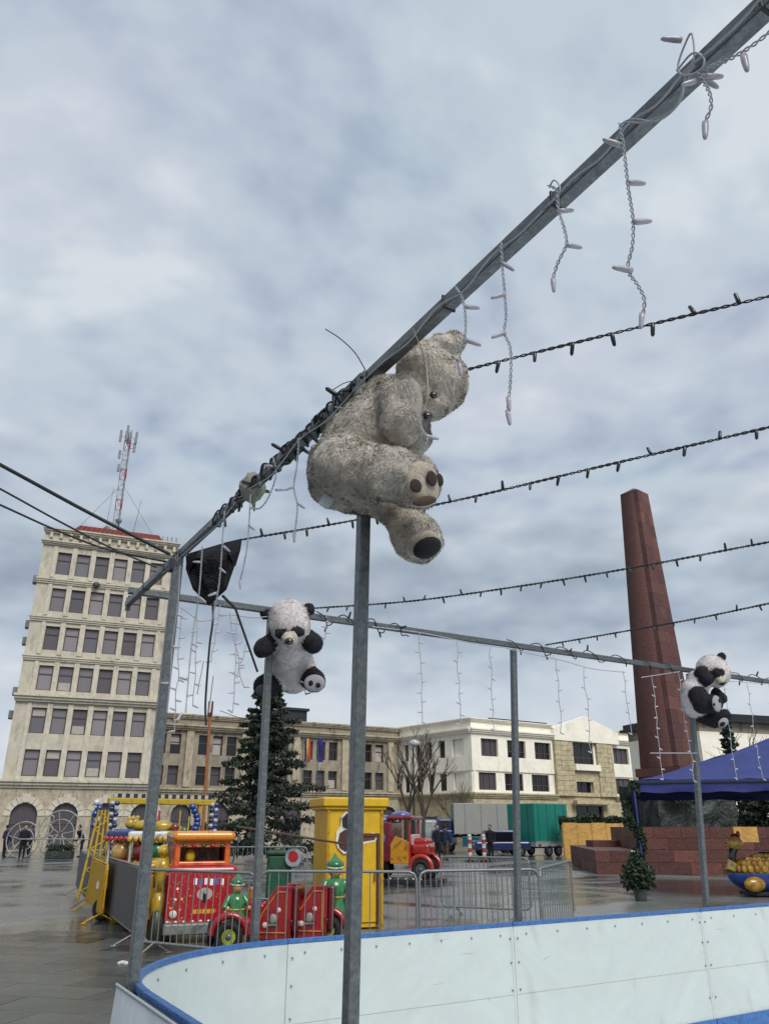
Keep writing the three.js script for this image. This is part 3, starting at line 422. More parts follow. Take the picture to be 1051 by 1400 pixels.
{ // galvanised frame of square tubes
  const o = thing('steel_tube_frame', 'galvanised square tube frame of posts and beams over the rink', 'frame', rk(0, 0)); const T = .052, up = UPV;
  wobj('beam', bar(rk(-.12, 0, BEAM), rk(7.6, 0, BEAM), .038, .038), M.galv, o); wobj('beam', bar(rk(0, -.03, BEAM + .06), rk(0, 14, BEAM + .06), .044, .044), M.galv, o);
  const post = (a, b, w, ytop) => wobj('post', bar(rk(a, b, .0), rk(a, b, ytop), w, w, bD), M.galv, o);
  const along = (px, py) => onNear(px, py).sub(C).dot(aD); const a1 = along(214, 1060), a2 = along(488, 1000);
  const leanPost = (t, b, w, onP, ax, sh) => { const f = (y) => b.clone().lerp(t, (y - b.y) / (t.y - b.y)); wobj('post', bar(f(0).addScaledVector(ax, sh), f(BEAM - .02).addScaledVector(ax, sh), w, w, bD), M.galv, o); };
  leanPost(onNear(246, 768), onNear(184.5, 1345), .05, 0, bD, -.01); leanPost(onNear(497, 705), onNear(479, 1395), .035, 0, bD, 0); post(2 * a2 - a1 + .4, 0, .046, BEAM - .02);
  const pf = [[372, 838, 350, 1282], [703.5, 888, 710.5, 1257], [943, 914, 968, 1242], [1182, 934, 1232, 1234]];
  for (const [tx, ty, bx2, by] of pf) { const t = onFar(tx, ty), b = onFar(bx2, by); const f = (y) => b.clone().lerp(t, (y - b.y) / (t.y - b.y)); wobj('post', bar(f(0).addScaledVector(aD, -.02), f(BEAM + .03).addScaledVector(aD, -.02), .046, .046, bD), M.galv, o); }
  wobj('clamp', [bar(rk(a1, -.02, BEAM - .1), rk(a1, -.02, BEAM - .028), .062, .062, bD)], M.steelDark, o);
  for (const [px, py] of [[246, 768], [497, 705]]) { const a = along(px, py), p = rk(a, 0, BEAM); wobj('gusset_plate', bar(p.clone().addScaledVector(bD, -.024).setY(BEAM - .075), p.clone().addScaledVector(bD, -.024).setY(BEAM + .015), .085, .005, bD), M.galv, o); for (const q of [-.025, .025]) for (const yy of [-.05, -.004]) wobj('bolt', sph(.007, 0, 0, 0, 1, 1, 1, 8).translate(p.x + aD.x * q - bD.x * .028, BEAM + yy, p.z + aD.z * q - bD.z * .028), M.steelDark, o); }
  for (const a of [.35, .8, 1.9, 2.5, 2.75, 3.6, 4.05, 4.6, 5.0]) { const p = rk(a, 0, BEAM); wobj('cable_tie', bar(p.clone().addScaledVector(aD, -.004), p.clone().addScaledVector(aD, .004), .046, .046), M.black, o); wobj('cable_tie', bar(p.clone().addScaledVector(bD, -.02).setY(BEAM - .02), p.clone().addScaledVector(bD, -.05).setY(BEAM - .05), .003, .002), M.black, o); }
  wobj('brace', bar(rk(-.1, -.0, BEAM - .05), rk(-.1, -.0, BEAM + .04), .03, .03, bD), M.galv, o);
}
// ================================================================ PLUSH TOYS
function blob(prims, cell, k, lump = 0, lf = 9) {
  const lo = V3(1e9, 1e9, 1e9), hi = V3(-1e9, -1e9, -1e9);
  for (const p of prims) for (const [q, r] of [[p.a, p.ra], [p.b, p.rb]]) { lo.min(q.clone().addScalar(-r - .04)); hi.max(q.clone().addScalar(r + .04)); }
  const c = lo.clone().add(hi).multiplyScalar(.5), S = Math.max(hi.x - lo.x, hi.y - lo.y, hi.z - lo.z) / 2, res = Math.min(120, Math.ceil(2 * S / cell));
  const mc = new MarchingCubes(res, new THREE.MeshBasicMaterial(), false, false, 260000); mc.isolation = 0;
  const q = V3(), dist = (p, P) => { const ab = p.ab, t = clamp(V3().subVectors(P, p.a).dot(ab) / Math.max(1e-9, ab.lengthSq())); return Math.hypot(P.x - p.a.x - ab.x * t, P.y - p.a.y - ab.y * t, P.z - p.a.z - ab.z * t) - (p.ra + (p.rb - p.ra) * t); };
  for (const p of prims) p.ab = p.b.clone().sub(p.a);
  const h = res / 2;
  for (let z = 0; z < res; z++) for (let y = 0; y < res; y++) for (let x = 0; x < res; x++) {
    q.set(c.x + (x - h) / h * S, c.y + (y - h) / h * S, c.z + (z - h) / h * S); let d = 1e9;
    for (const p of prims) { const e = dist(p, q), kk = p.k ?? k, hh = clamp(.5 + .5 * (d - e) / kk); d = d > 1e8 ? e : d + (e - d) * hh - kk * hh * (1 - hh); }
    if (lump && Math.abs(d) < .05) d += lump * fbm(q.x * lf, q.y * lf, q.z * lf, 3);
    mc.field[x + y * res + z * res * res] = -d;
  }
  mc.update(); const n = mc.count ?? mc.geometry.drawRange.count; let g = new THREE.BufferGeometry(); const P = new Float32Array(mc.positionArray.slice(0, n * 3)); for (let i = 0; i < n; i++) { P[i * 3] = c.x + P[i * 3] * S; P[i * 3 + 1] = c.y + P[i * 3 + 1] * S; P[i * 3 + 2] = c.z + P[i * 3 + 2] * S; }
  let vol = 0; for (let i = 0; i < n * 3; i += 9) vol += (P[i] - c.x) * ((P[i + 4] - c.y) * (P[i + 8] - c.z) - (P[i + 5] - c.z) * (P[i + 7] - c.y)) + (P[i + 1] - c.y) * ((P[i + 5] - c.z) * (P[i + 6] - c.x) - (P[i + 3] - c.x) * (P[i + 8] - c.z)) + (P[i + 2] - c.z) * ((P[i + 3] - c.x) * (P[i + 7] - c.y) - (P[i + 4] - c.y) * (P[i + 6] - c.x));
  if (vol < 0) for (let i = 0; i < n * 3; i += 9) for (let j = 0; j < 3; j++) { const t = P[i + 3 + j]; P[i + 3 + j] = P[i + 6 + j]; P[i + 6 + j] = t; }
  g.setAttribute('position', new THREE.BufferAttribute(P, 3)); g = mergeVertices(g, 1e-5); g.computeVertexNormals();
  const p = g.attributes.position, col = new Float32Array(p.count * 3);
  for (let i = 0; i < p.count; i++) { q.fromBufferAttribute(p, i); let b = 1e9, cc = prims[0].c; for (const r of prims) { const e = dist(r, q) + (r.bias ?? 0); if (e < b) { b = e; cc = r.c; } } const k2 = 1 + .1 * fbm(q.x * 30, q.y * 30, q.z * 30, 3) + .3 * fbm(q.x * 7, q.y * 7, q.z * 7, 3); col[i * 3] = cc[0] * k2; col[i * 3 + 1] = cc[1] * k2; col[i * 3 + 2] = cc[2] * k2; }
  g.setAttribute('color', new THREE.BufferAttribute(col, 3)); return g;
}
function fur(g0, n, len, wid) {
  const g = g0.index ? g0.toNonIndexed() : g0, P = g.attributes.position, N = g.attributes.normal, K = g.attributes.color, m = P.count / 3, cum = new Float32Array(m); let s = 0; const a = V3(), b = V3(), c = V3();
  for (let i = 0; i < m; i++) { a.fromBufferAttribute(P, i * 3); b.fromBufferAttribute(P, i * 3 + 1); c.fromBufferAttribute(P, i * 3 + 2); s += b.sub(a).cross(c.sub(a)).length(); cum[i] = s; }
  const p = [], nn = [], cc = [];
  for (let k = 0; k < n; k++) {
    const r = rnd() * s; let l = 0, h = m - 1; while (l < h) { const q = (l + h) >> 1; if (cum[q] < r) l = q + 1; else h = q; }
    let u = rnd(), v = rnd(); if (u + v > 1) { u = 1 - u; v = 1 - v; } const w = 1 - u - v, i = l * 3, mixA = (A, t) => t.set(A.getX(i) * w + A.getX(i + 1) * u + A.getX(i + 2) * v, A.getY(i) * w + A.getY(i + 1) * u + A.getY(i + 2) * v, A.getZ(i) * w + A.getZ(i + 1) * u + A.getZ(i + 2) * v);
    const q = mixA(P, V3()), nm = mixA(N, V3()).normalize(), f = V3(fbm(q.x * 14, q.y * 14, q.z * 14, 2), fbm(q.x * 14 + 9, q.y * 14, q.z * 14, 2), fbm(q.x * 14, q.y * 14 + 5, q.z * 14, 2)).multiplyScalar(2.2).add(V3(rr(-.6, .6), rr(-.9, .4), rr(-.6, .6))), t = f.addScaledVector(nm, -f.dot(nm)), L = len * rr(.6, 1.3), tip = q.clone().addScaledVector(nm, L * .32).addScaledVector(t, L * .98), side = nm.clone().cross(t).normalize().multiplyScalar(wid * rr(.6, 1.3));
    const sn = nm.clone().add(V3(rr(-.4, .4), rr(-.4, .4), rr(-.4, .4))).normalize(), kc = rr(.86, 1.12) * (1 + .38 * fbm(q.x * 60, q.y * 60, q.z * 60, 2));
    const e0 = q.clone().addScaledVector(nm, -.002).add(side), e1 = q.clone().addScaledVector(nm, -.002).sub(side), gn = e1.clone().sub(e0).cross(tip.clone().sub(e0)); for (const e of gn.dot(sn) > 0 ? [e0, e1, tip] : [e1, e0, tip]) { p.push(e.x, e.y, e.z); nn.push(sn.x, sn.y, sn.z); cc.push(K.getX(i) * kc, K.getY(i) * kc, K.getZ(i) * kc); }
  }
  const o = new THREE.BufferGeometry(); o.setAttribute('position', new THREE.Float32BufferAttribute(p, 3)); o.setAttribute('normal', new THREE.Float32BufferAttribute(nn, 3)); o.setAttribute('color', new THREE.Float32BufferAttribute(cc, 3)); return o;
}
M.furMat = std({ vertexColors: true, roughness: 1, side: THREE.DoubleSide });
const seg = (l, c) => l.map(([x, y, d, r, x2, y2, d2, r2, o = {}]) => ({ a: at(x, y, d), ra: msize(x, y, d, r), b: at(x2 ?? x, y2 ?? y, d2 ?? d), rb: msize(x2 ?? x, y2 ?? y, d2 ?? d, r2 ?? r), c, ...o }));
// a thin oval pad of cloth on a surface: centre pixel, distance, outward direction, size
function oval(px, py, d, n, w, h, turn = 0, thick = .012) { const g = new THREE.SphereGeometry(1, 16, 10).scale(w, h, thick).rotateZ(turn); const z = n.clone().normalize(), x = UPV.clone().cross(z).normalize(), y = z.clone().cross(x); const m = new THREE.Matrix4().makeBasis(x, y, z); const p = at(px, py, d); m.setPosition(p); return g.applyMatrix4(m); }
{ // ---- big beige bear tied under the near beam
  const D = onNear(500, 600).z * -1, o = thing('plush_bear', 'big shaggy beige teddy bear tied up under the near beam', 'teddy bear', at(500, 690, D)); const K = [.46, .42, .365], K2 = [.48, .445, .39];
  const d = D - .06, P = [
    ...seg([[476, 640, d, 50, 497, 605, d, 50], [497, 605, d, 50, 532, 555, d - .02, 43], [463, 655, d, 40, 490, 665, d, 38]], K),
    ...seg([[586, 512, d, 45, 597, 522, d, 43], [572, 540, d - .01, 32, 588, 545, d - .02, 30]], K),                       // head
    ...seg([[590, 556, d - .05, 17, 580, 566, d - .06, 9]], K),                                             // muzzle turned down
    ...seg([[606, 474, d - .06, 15, 618, 470, d - .02, 15, { k: .012 }], [598, 474, d + .12, 12, 600, 470, d + .12, 12, { k: .012 }]], K),          // ears
    ...seg([[545, 545, d - .11, 30, 549, 582, d - .13, 28, { k: .02 }]], K),                                   // near arm
    ...seg([[556, 560, d + .12, 26, 567, 600, d + .10, 22, { k: .02 }]], K),                                   // far arm
    ...seg([[470, 640, d - .10, 42, 520, 650, d - .17, 37, { k: .03 }], [520, 650, d - .17, 37, 562, 656, d - .2, 36, { k: .025 }]], K),   // near leg
    ...seg([[562, 661, d - .2, 33, 572, 664, d - .22, 29, { k: .02 }]], K2),
    ...seg([[505, 680, d + .06, 24, 550, 700, d + .03, 21, { k: .02 }], [550, 702, d + .03, 22, 568, 735, d, 31, { k: .02 }]], K),
    ...seg([[570, 735, d, 30, 577, 742, d - .0, 25, { k: .02 }]], K2),
    ...seg([[433, 620, d, 11]], K)];
  const g = blob(P, .0085, .03, .02, 13), body = wobj('body', g, M.plush, o);
  tag(wobj('fur', fur(g, 110000, .016, .0017), M.furMat, o), null, null, null, 'stuff');
  const pad = std({ color: '#332b27', roughness: 1 }), padB = std({ color: '#4a3a31', roughness: .9 }), sole = std({ map: mottled('#a0968a', .3, 12, .12, 128), roughness: 1 });
  const n1 = V3(.62, -.12, .8), ds = d - .2;
  const s1 = wobj('sole', oval(578, 662, ds - .095, n1, .055, .064, .1, .022), sole, o);
  wobj('toe_pad', oval(568.5, 664, ds - .128, n1, .021, .018, .3, .006), pad, s1); wobj('toe_pad', oval(590, 654, ds - .115, n1, .018, .021, .3, .006), pad, s1); wobj('toe_pad', oval(601, 656, ds - .078, n1, .012, .018, .3, .006), pad, s1); wobj('heel_pad', oval(580, 685, ds - .11, V3(.55, -.5, .8), .038, .013, .35, .008), padB, s1);
  const n2 = V3(.42, -.72, .55); const s2 = wobj('sole', oval(578, 745, d - .05, n2, .056, .046, .5, .024), sole, o); wobj('heel_pad', oval(584, 749, d - .075, n2, .045, .034, .55, .02), std({ color: '#0f0e10', roughness: .9 }), s2);
  wobj('eye', sph(.013, 0, 0, 0).translate(...at(592, 541, d - .085).toArray()), gloss('#17130f'), o); wobj('nose', sph(.017, 0, 0, 0, 1.2, .8, 1).translate(...at(583, 570, d - .075).toArray()), gloss('#1b1614'), o);
  const tg = at(448, 682, d - .1); wobj('cloth_tag', bx(.034, .05, .0025).rotateZ(-.5).translate(tg.x, tg.y, tg.z), M.wireWhite, o);
  const cord = std({ color: '#a0978a', roughness: .9 });
  wobj('tie_string', tube([onNear(583, 455).addScaledVector(bD, -.05), at(580, 490, d - .12), at(585, 535, d - .13), at(580, 558, d - .12)], .0022, 30, 5), cord, o); wobj('tie_string', tube([onNear(470, 560).addScaledVector(bD, -.035), at(495, 560, d - .11), at(520, 548, d - .1)], .0022, 30, 5), cord, o);
}
const PW = [.53, .49, .485], PB = [.012, .011, .016];
{ // ---- panda on the corner side: head over the beam, body swung back behind the post
  const D = -onFar(372, 900).z, d = D + .3, e = D - .06, o = thing('plush_panda', 'black and white panda toy facing us behind a post of the far beam', 'panda toy', at(398, 955, d));
  const P = [...seg([[394, 846, e, 27, 397, 856, e - .02, 27], [398, 888, e + .13, 27, 401, 918, d - .02, 29]], PW), ...seg([[396, 874, e - .16, 11, 396, 876, e - .21, 7, { k: .02 }]], [.5, .45, .37]),
    ...seg([[363, 839, e + .03, 8], [422, 833, e + .03, 8]].map((a) => [...a, ...a.slice(0, 4), { k: .015 }]), PB),
    ...seg([[376, 876, e + .1, 12, 360, 886, e - .02, 13, { k: .02 }], [420, 872, e + .1, 12, 428, 880, e - .02, 13, { k: .02 }]], PB),
    ...seg([[385, 928, d - .02, 16, 362, 938, d - .14, 15, { k: .02, bias: .01 }], [416, 920, d - .02, 15, 430, 931, d - .2, 15, { k: .02, bias: .01 }]], PB), ...seg([[388, 866, e - .125, 6, 381, 867, e - .11, 5, { k: .008, bias: -.012 }], [405, 863, e - .125, 6, 411, 865, e - .11, 5, { k: .008, bias: -.012 }]], PB)];
  const g = blob(P, .013, .04, .012, 10); wobj('body', g, M.plush, o); tag(wobj('fur', fur(g, 26000, .018, .0026), M.furMat, o), null, null, null, 'stuff');
  wobj('nose', sph(.026, 0, 0, 0, 1.25, .9, .8).translate(...at(395, 877, e - .245).toArray()), gloss('#0d0c0d'), o);
  const n = V3(.2, -.35, 1), s = wobj('sole', oval(430, 934, d - .28, n, .075, .06, 0, .02), std({ color: '#8e8c90', roughness: 1 }), o), pad = std({ color: '#15141a', roughness: 1 });
  wobj('toe_pad', oval(425, 934, d - .3, n, .018, .02, 0, .01), pad, s); wobj('toe_pad', oval(435, 937, d - .298, n, .018, .018, 0, .01), pad, s);
  wobj('sole', oval(360, 944, d - .215, V3(-.25, -.6, 1), .06, .045, .1, .02), std({ color: '#4a4a50', roughness: 1 }), o);
}
{ // ---- panda at the far post
  const D = -onFar(948, 960).z, d = D - .14, o = thing('plush_panda', 'black and white panda toy seen from its side on the post near the tent', 'panda toy', at(960, 990, d));
  const P = [...seg([[972, 916, d, 20, 977, 919, d - .02, 20], [948, 945, d, 17, 950, 962, d, 19], [955, 932, d, 16]], PW), ...seg([[981, 927, d - .09, 8, 985, 930, d - .13, 6, { k: .02 }]], [.5, .47, .36]),
    ...seg([[985, 900, d, 6, 986, 898, d, 6, { k: .012 }], [959, 920, d - .1, 9, 965, 928, d - .12, 9, { k: .012, bias: -.01 }]], PB), ...seg([[984, 919, d - .12, 4, 979, 920, d - .14, 4, { k: .008, bias: -.02 }], [988, 932, d - .12, 3, 986, 934, d - .13, 3, { k: .008, bias: -.012 }]], PB),
    ...seg([[954, 952, d - .1, 13, 960, 962, d - .14, 13, { k: .02 }], [960, 962, d - .14, 13, 976, 961, d - .2, 11, { k: .02 }], [978, 948, d + .05, 7, 986, 955, d, 7, { k: .02 }], [958, 980, d, 8, 976, 986, d - .05, 9, { k: .02 }], [976, 982, d - .05, 9, 990, 978, d - .08, 8, { k: .02 }]], PB)];
  const g = blob(P, .014, .035, .01, 10); wobj('body', g, M.plush, o); tag(wobj('fur', fur(g, 16000, .018, .003), M.furMat, o), null, null, null, 'stuff');
  const n = V3(.5, -.1, 1), sm = std({ color: '#8c8a90', roughness: 1 }), pad = std({ color: '#131218', roughness: 1 }), s = wobj('sole', oval(979, 962, d - .28, n, .055, .075, .1, .02), sm, o);
  wobj('toe_pad', oval(976, 963, d - .3, n, .018, .018, 0, .01), pad, s); wobj('toe_pad', oval(983, 958, d - .29, n, .016, .018, 0, .01), pad, s);
  const s2 = wobj('sole', oval(988, 988, d - .12, V3(.4, -.5, 1), .06, .045, .4, .02), sm, o); wobj('heel_pad', oval(987, 990, d - .135, V3(.4, -.5, 1), .032, .024, .4, .015), pad, s2);
}
// ================================================================ LIGHT STRINGS
const bulbG = join(lathe([[0, 0], [.0055, 0], [.0058, .012], [.0045, .03], [.003, .036], [0, .038]], 8)), bulbDG = join(lathe([[0, 0], [.006, 0], [.0065, .014], [.0055, .034], [0, .04]], 7));
function bulbAt(parent, g, m, p, dir, s) { const b = inst('bulb', g, m, parent, p.clone().sub(rootPos(parent)), new THREE.Quaternion().setFromUnitVectors(UPV, dir.clone().normalize()), s); return b; }
function twisted(pts, r, amp, pitch) { const c = new THREE.CatmullRomCurve3(pts), L = c.getLength(), n = Math.max(8, Math.ceil(L / pitch * 6)); const out = []; for (const ph of [0, Math.PI]) { const q = []; for (let i = 0; i <= n; i++) { const p = c.getPointAt(i / n), t = c.getTangentAt(i / n), s = t.clone().cross(V3(.3, .1, .9)).normalize(), w = s.clone().cross(t), a = i / 6 * Math.PI * 2 + ph; q.push(p.addScaledVector(s, Math.cos(a) * amp).addScaledVector(w, Math.sin(a) * amp)); } out.push(new THREE.TubeGeometry(new THREE.CatmullRomCurve3(q), n * 2, r, 4)); } return out; }
{ // ---- icicle lights on the near beam
  const o = thing('icicle_lights', 'white wire icicle lights draped along the near beam', 'light string', onNear(600, 430)), off = -.034;
  const near = (x, y) => onNear(x, y).addScaledVector(bD, off);
  const drops = [
    [[[862, 178], [868, 215], [874, 265], [881, 312], [880, 345], [874, 376], [888, 398], [897, 418], [895, 440]], [[864, 208, -1], [873, 258, 1], [882, 312, 1], [880, 378, -1], [894, 436, 0]]],
    [[[764, 262], [775, 268], [778, 295], [786, 320], [789, 342], [777, 368], [770, 390]], [[779, 296, 1], [789, 342, 1], [771, 388, 0]]],
    [[[699, 338], [701, 375], [704, 405], [706, 440], [704, 460], [712, 480], [713, 520], [709, 570]], [[701, 366, 1], [705, 408, -1], [705, 460, -1], [710, 548, 0], [709, 566, 0]]],
    [[[636, 398], [646, 415], [650, 440], [649, 468], [643, 488], [642, 508]], [[650, 425, 1], [651, 470, 1], [642, 502, 0]]],
    [[[970, 112], [976, 122], [986, 140], [987, 160], [979, 178]], [[972, 116, 1], [966, 122, -1], [980, 178, 0]]],
    [[[420, 602], [417, 640], [413, 668], [418, 695], [414, 738]], [[413, 668, -1], [418, 690, 1], [414, 730, 0]]],
    [[[384, 628], [388, 652], [380, 678], [368, 696], [352, 697]], [[387, 672, 1], [384, 640, -1]]],
    [[[353, 678], [351, 715], [349, 745], [345, 770], [338, 800]], [[350, 720, 1], [339, 796, 0]]],
    [[[317, 700], [314, 740], [312, 775], [308, 812], [300, 850]], [[315, 748, 1], [310, 778, 1], [307, 812, -1]]],
    [[[286, 748], [284, 785], [281, 820], [276, 850], [270, 900], [264, 975]], [[284, 770, -1], [282, 818, 1], [272, 880, 1], [266, 930, -1]]],
    [[[255, 775], [252, 830], [245, 880], [243, 920], [238, 975]], [[250, 840, 1], [245, 885, 1], [240, 935, -1]]],
    [[[585, 565], [590, 590], [598, 605], [594, 622]], [[596, 600, 1]]],
  ];
  drops.forEach(([pts, bl]) => { const P = pts.map(([x, y]) => near(x, y)), w = wobj('drop_wire', twisted(P, .0017, .0026, .03), M.wireWhite, o); for (const [x, y, s] of bl) bulbAt(w, bulbG, M.bulbClear, near(x, y), V3(s * .8 * bD.x + rr(-.2, .2) - .0, s ? rr(-.5, .25) : -1, s * .8 * bD.z * .3), rr(.95, 1.15)); });
  // feed wire tied along the beam, with loose loops
  const run = []; for (let x = 1180; x >= 230; x -= 38) { const t = (1029 - x) / (1029 - 262), y = 25 + t * 719 + 14 + 6 * Math.sin(x * .07); run.push(near(x, y)); }
  wobj('feed_wire', tube(run, .0022, 260, 5), M.wireWhite, o);
  wobj('feed_loop', [tube([near(862, 180), near(880, 172), near(915, 175), near(945, 150), near(952, 118), near(965, 100)], .002, 40, 5), tube([near(868, 176), near(900, 176), near(938, 158), near(950, 130), near(960, 112)], .002, 40, 5), tube([near(940, 108), near(962, 84), near(978, 92), near(972, 108), near(950, 114), near(942, 100), near(956, 62), near(962, 60), near(964, 90), near(952, 112)], .0022, 60, 5), tube([near(766, 262), near(772, 254), near(780, 264), near(776, 280)], .002, 20, 5)], M.wireWhite, o);
  const side = wobj('drop_wire', twisted([near(968, 112), near(990, 102), near(1015, 92), near(1051, 70), near(1100, 30)], .0017, .0026, .03), M.wireWhite, o);
  for (const [x, y, dx, dy] of [[1032, 88, 0, -1], [947, 66, -1, .1], [975, 116, 1, 0]]) bulbAt(side, bulbG, M.bulbClear, near(x, y), V3(dx, dy, 0), 1.1);
}
function wrapString(name, label, P0, P1, n, dn, r0, parentPt, gap = 9) { const o = thing(name, label, 'light string', parentPt), pts = []; for (let i = 0; i <= n; i++) { const p = P0.clone().lerp(P1, i / n), a = i * 1.05 + 3.2 * fbm(i * .37 + P0.x * 9, 1, 2, 3), rad = r0 * (.72 + 1.3 * Math.abs(fbm(i * .41 + P0.x * 5, 5, 2, 3))); pts.push(p.add(V3(0, Math.cos(a) * rad, 0)).addScaledVector(dn, Math.sin(a) * rad)); } const w = wobj('wire', tube(pts, .0045, n * 5, 5), M.wireDark, o); for (let i = 3; i < n; i += gap) { const p = pts[i], c = P0.clone().lerp(P1, i / n), dd = p.clone().sub(c).normalize().add(V3(rr(-.5, .5), rr(-.2, .6), rr(-.5, .5))); bulbAt(o, bulbDG, M.bulbDark, p, dd, rr(1.1, 1.4)); } return o; }
{
  const n1 = onNear(292, 716), n2 = onNear(500, 521); n1.y = n2.y = BEAM;
  wrapString('dark_light_string', 'dark light string wrapped round the near beam beside the bear', n1, n2, 90, bD, .034, n1, 6);
  wrapString('dark_light_string', 'loose dark light string bunched on the near beam left of the bear', onNear(330, 684).setY(BEAM), onNear(495, 526).setY(BEAM), 60, bD, .036, onNear(330, 684), 5);
  const f1 = onFar(430, 842), f2 = onFar(560, 860), f3 = onFar(690, 880), f4 = onFar(925, 910), f5 = onFar(1000, 922), f6 = onFar(1100, 935); for (const f of [f1, f2, f3, f4, f5, f6]) f.y = BEAM + .06;
  wrapString('dark_light_string', 'dark light string wrapped round the far beam right of the panda facing us', f1, f2, 22, aD, .05, f1, 4);
  wrapString('dark_light_string', 'dark light string wrapped round the far beam in front of the obelisk', f3, f4, 40, aD, .05, f3, 5);
  wrapString('dark_light_string', 'dark light string wrapped round the far beam over the tent', f5, f6, 24, aD, .055, f5, 4);
  // strings stretched over the rink
  const span = (label, pts, h, r, gap, m0 = 0) => { const P = pts.map(([x, y, hh]) => onY(x, y, hh ?? h)), a = P[P.length - 2], b = P[P.length - 1]; P.push(b.clone().addScaledVector(b.clone().sub(a).normalize(), 1.6)); const o = thing('bulb_string', label, 'light string', P[0].clone(), 0, 'dark bulb strings stretched over the rink'), c = new THREE.CatmullRomCurve3(P), L = c.getLength(); wobj('wire', twisted(P, r, r * 1.1, .06), M.wireDark, o); const n = Math.floor(L / gap); for (let i = 1; i < n; i++) { const p = c.getPointAt(i / n), up = rnd() < .22; bulbAt(o, bulbDG, M.bulbDark, p, V3(rr(-.35, .35), up ? 1 : -1, rr(-.35, .35)), rr(.95, 1.15)); } };
  span('dark bulb string running from behind the bear head over the rink', [[545, 530], [640, 505], [780, 470], [920, 436], [1051, 405]], BEAM + .02, .0028, .115);
  span('dark bulb string from the black wrapped lamp past the bear feet', [[330, 738], [470, 714], [620, 685], [820, 638], [1051, 584]], BEAM - .03, .0032, .125);
  span('dark bulb string tied to the far beam by the panda facing us', [[424, 832], [560, 822], [700, 803], [860, 777], [1051, 741]], BEAM + .08, .0038, .14);
  span('dark bulb string crossing the obelisk above the far beam', [[745, 882], [860, 862], [950, 846], [1051, 825]], BEAM + .1, .0042, .16);
}
{ // ---- icicle lights on the far beam
  const o = thing('icicle_lights', 'pale icicle lights hanging in long drops from the far beam', 'light string', onFar(700, 890)), f = (x, y) => onFar(x, y).addScaledVector(aD, .035);
  const drop = (x0, y0, x1, y1, s = 1) => { const n = Math.max(4, Math.round((y1 - y0) / 14)), P = []; for (let i = 0; i <= n; i++) P.push(f(x0 + (x1 - x0) * i / n + (i ? rr(-1.6, 1.6) : 0), y0 + (y1 - y0) * i / n)); const w = wobj('drop_wire', tube(P, .0032 * s, n * 4, 4), M.wireWhite, o); for (let i = 1; i <= n; i++) { const sd = i % 2 ? 1 : -1; bulbAt(w, bulbG, M.bulbClear, P[i], V3(bD.x * sd, rr(-.4, .5), bD.z * sd), 1.15 * s); } };
  for (const [a, b, c, e] of [[570, 866, 574, 988], [621, 878, 626, 992], [666, 886, 671, 1000], [756, 902, 763, 1002], [794, 912, 803, 1030], [847, 918, 858, 1005], [886, 925, 902, 1066], [922, 918, 945, 1068], [983, 930, 1002, 1066], [1016, 935, 1037, 1066], [1046, 935, 1060, 1040], [940, 838, 946, 850]].slice(0, 11)) drop(a, b, c, e);
  for (const [a, b, c, e] of [[299, 828, 287, 905], [322, 840, 316, 975], [312, 838, 330, 940], [268, 835, 262, 965], [247, 832, 236, 1000], [410, 850, 414, 950], [443, 842, 440, 875], [335, 880, 322, 925]]) drop(a, b, c, e);
  const wire = (...l) => wobj('feed_wire', tube(l.map(([x, y]) => f(x, y)), .004, l.length * 8, 4), M.wireWhite, o);
  wire([245, 832], [275, 850], [310, 842], [345, 846], [380, 842]); wire([690, 888], [760, 903], [805, 915], [850, 920]); wire([872, 927], [925, 919]); wire([884, 1030], [948, 1030]); wire([505, 858], [570, 866], [640, 880], [695, 888]); wire([960, 930], [1051, 936], [1120, 940]);
  wobj('plastic_strip', [[277, 905, 268, 950], [290, 925, 284, 975], [247, 975, 240, 985]].map(([a, b, c, e]) => bar(f(a, b), f(c, e), .03, .006)), M.tarp, o);
}
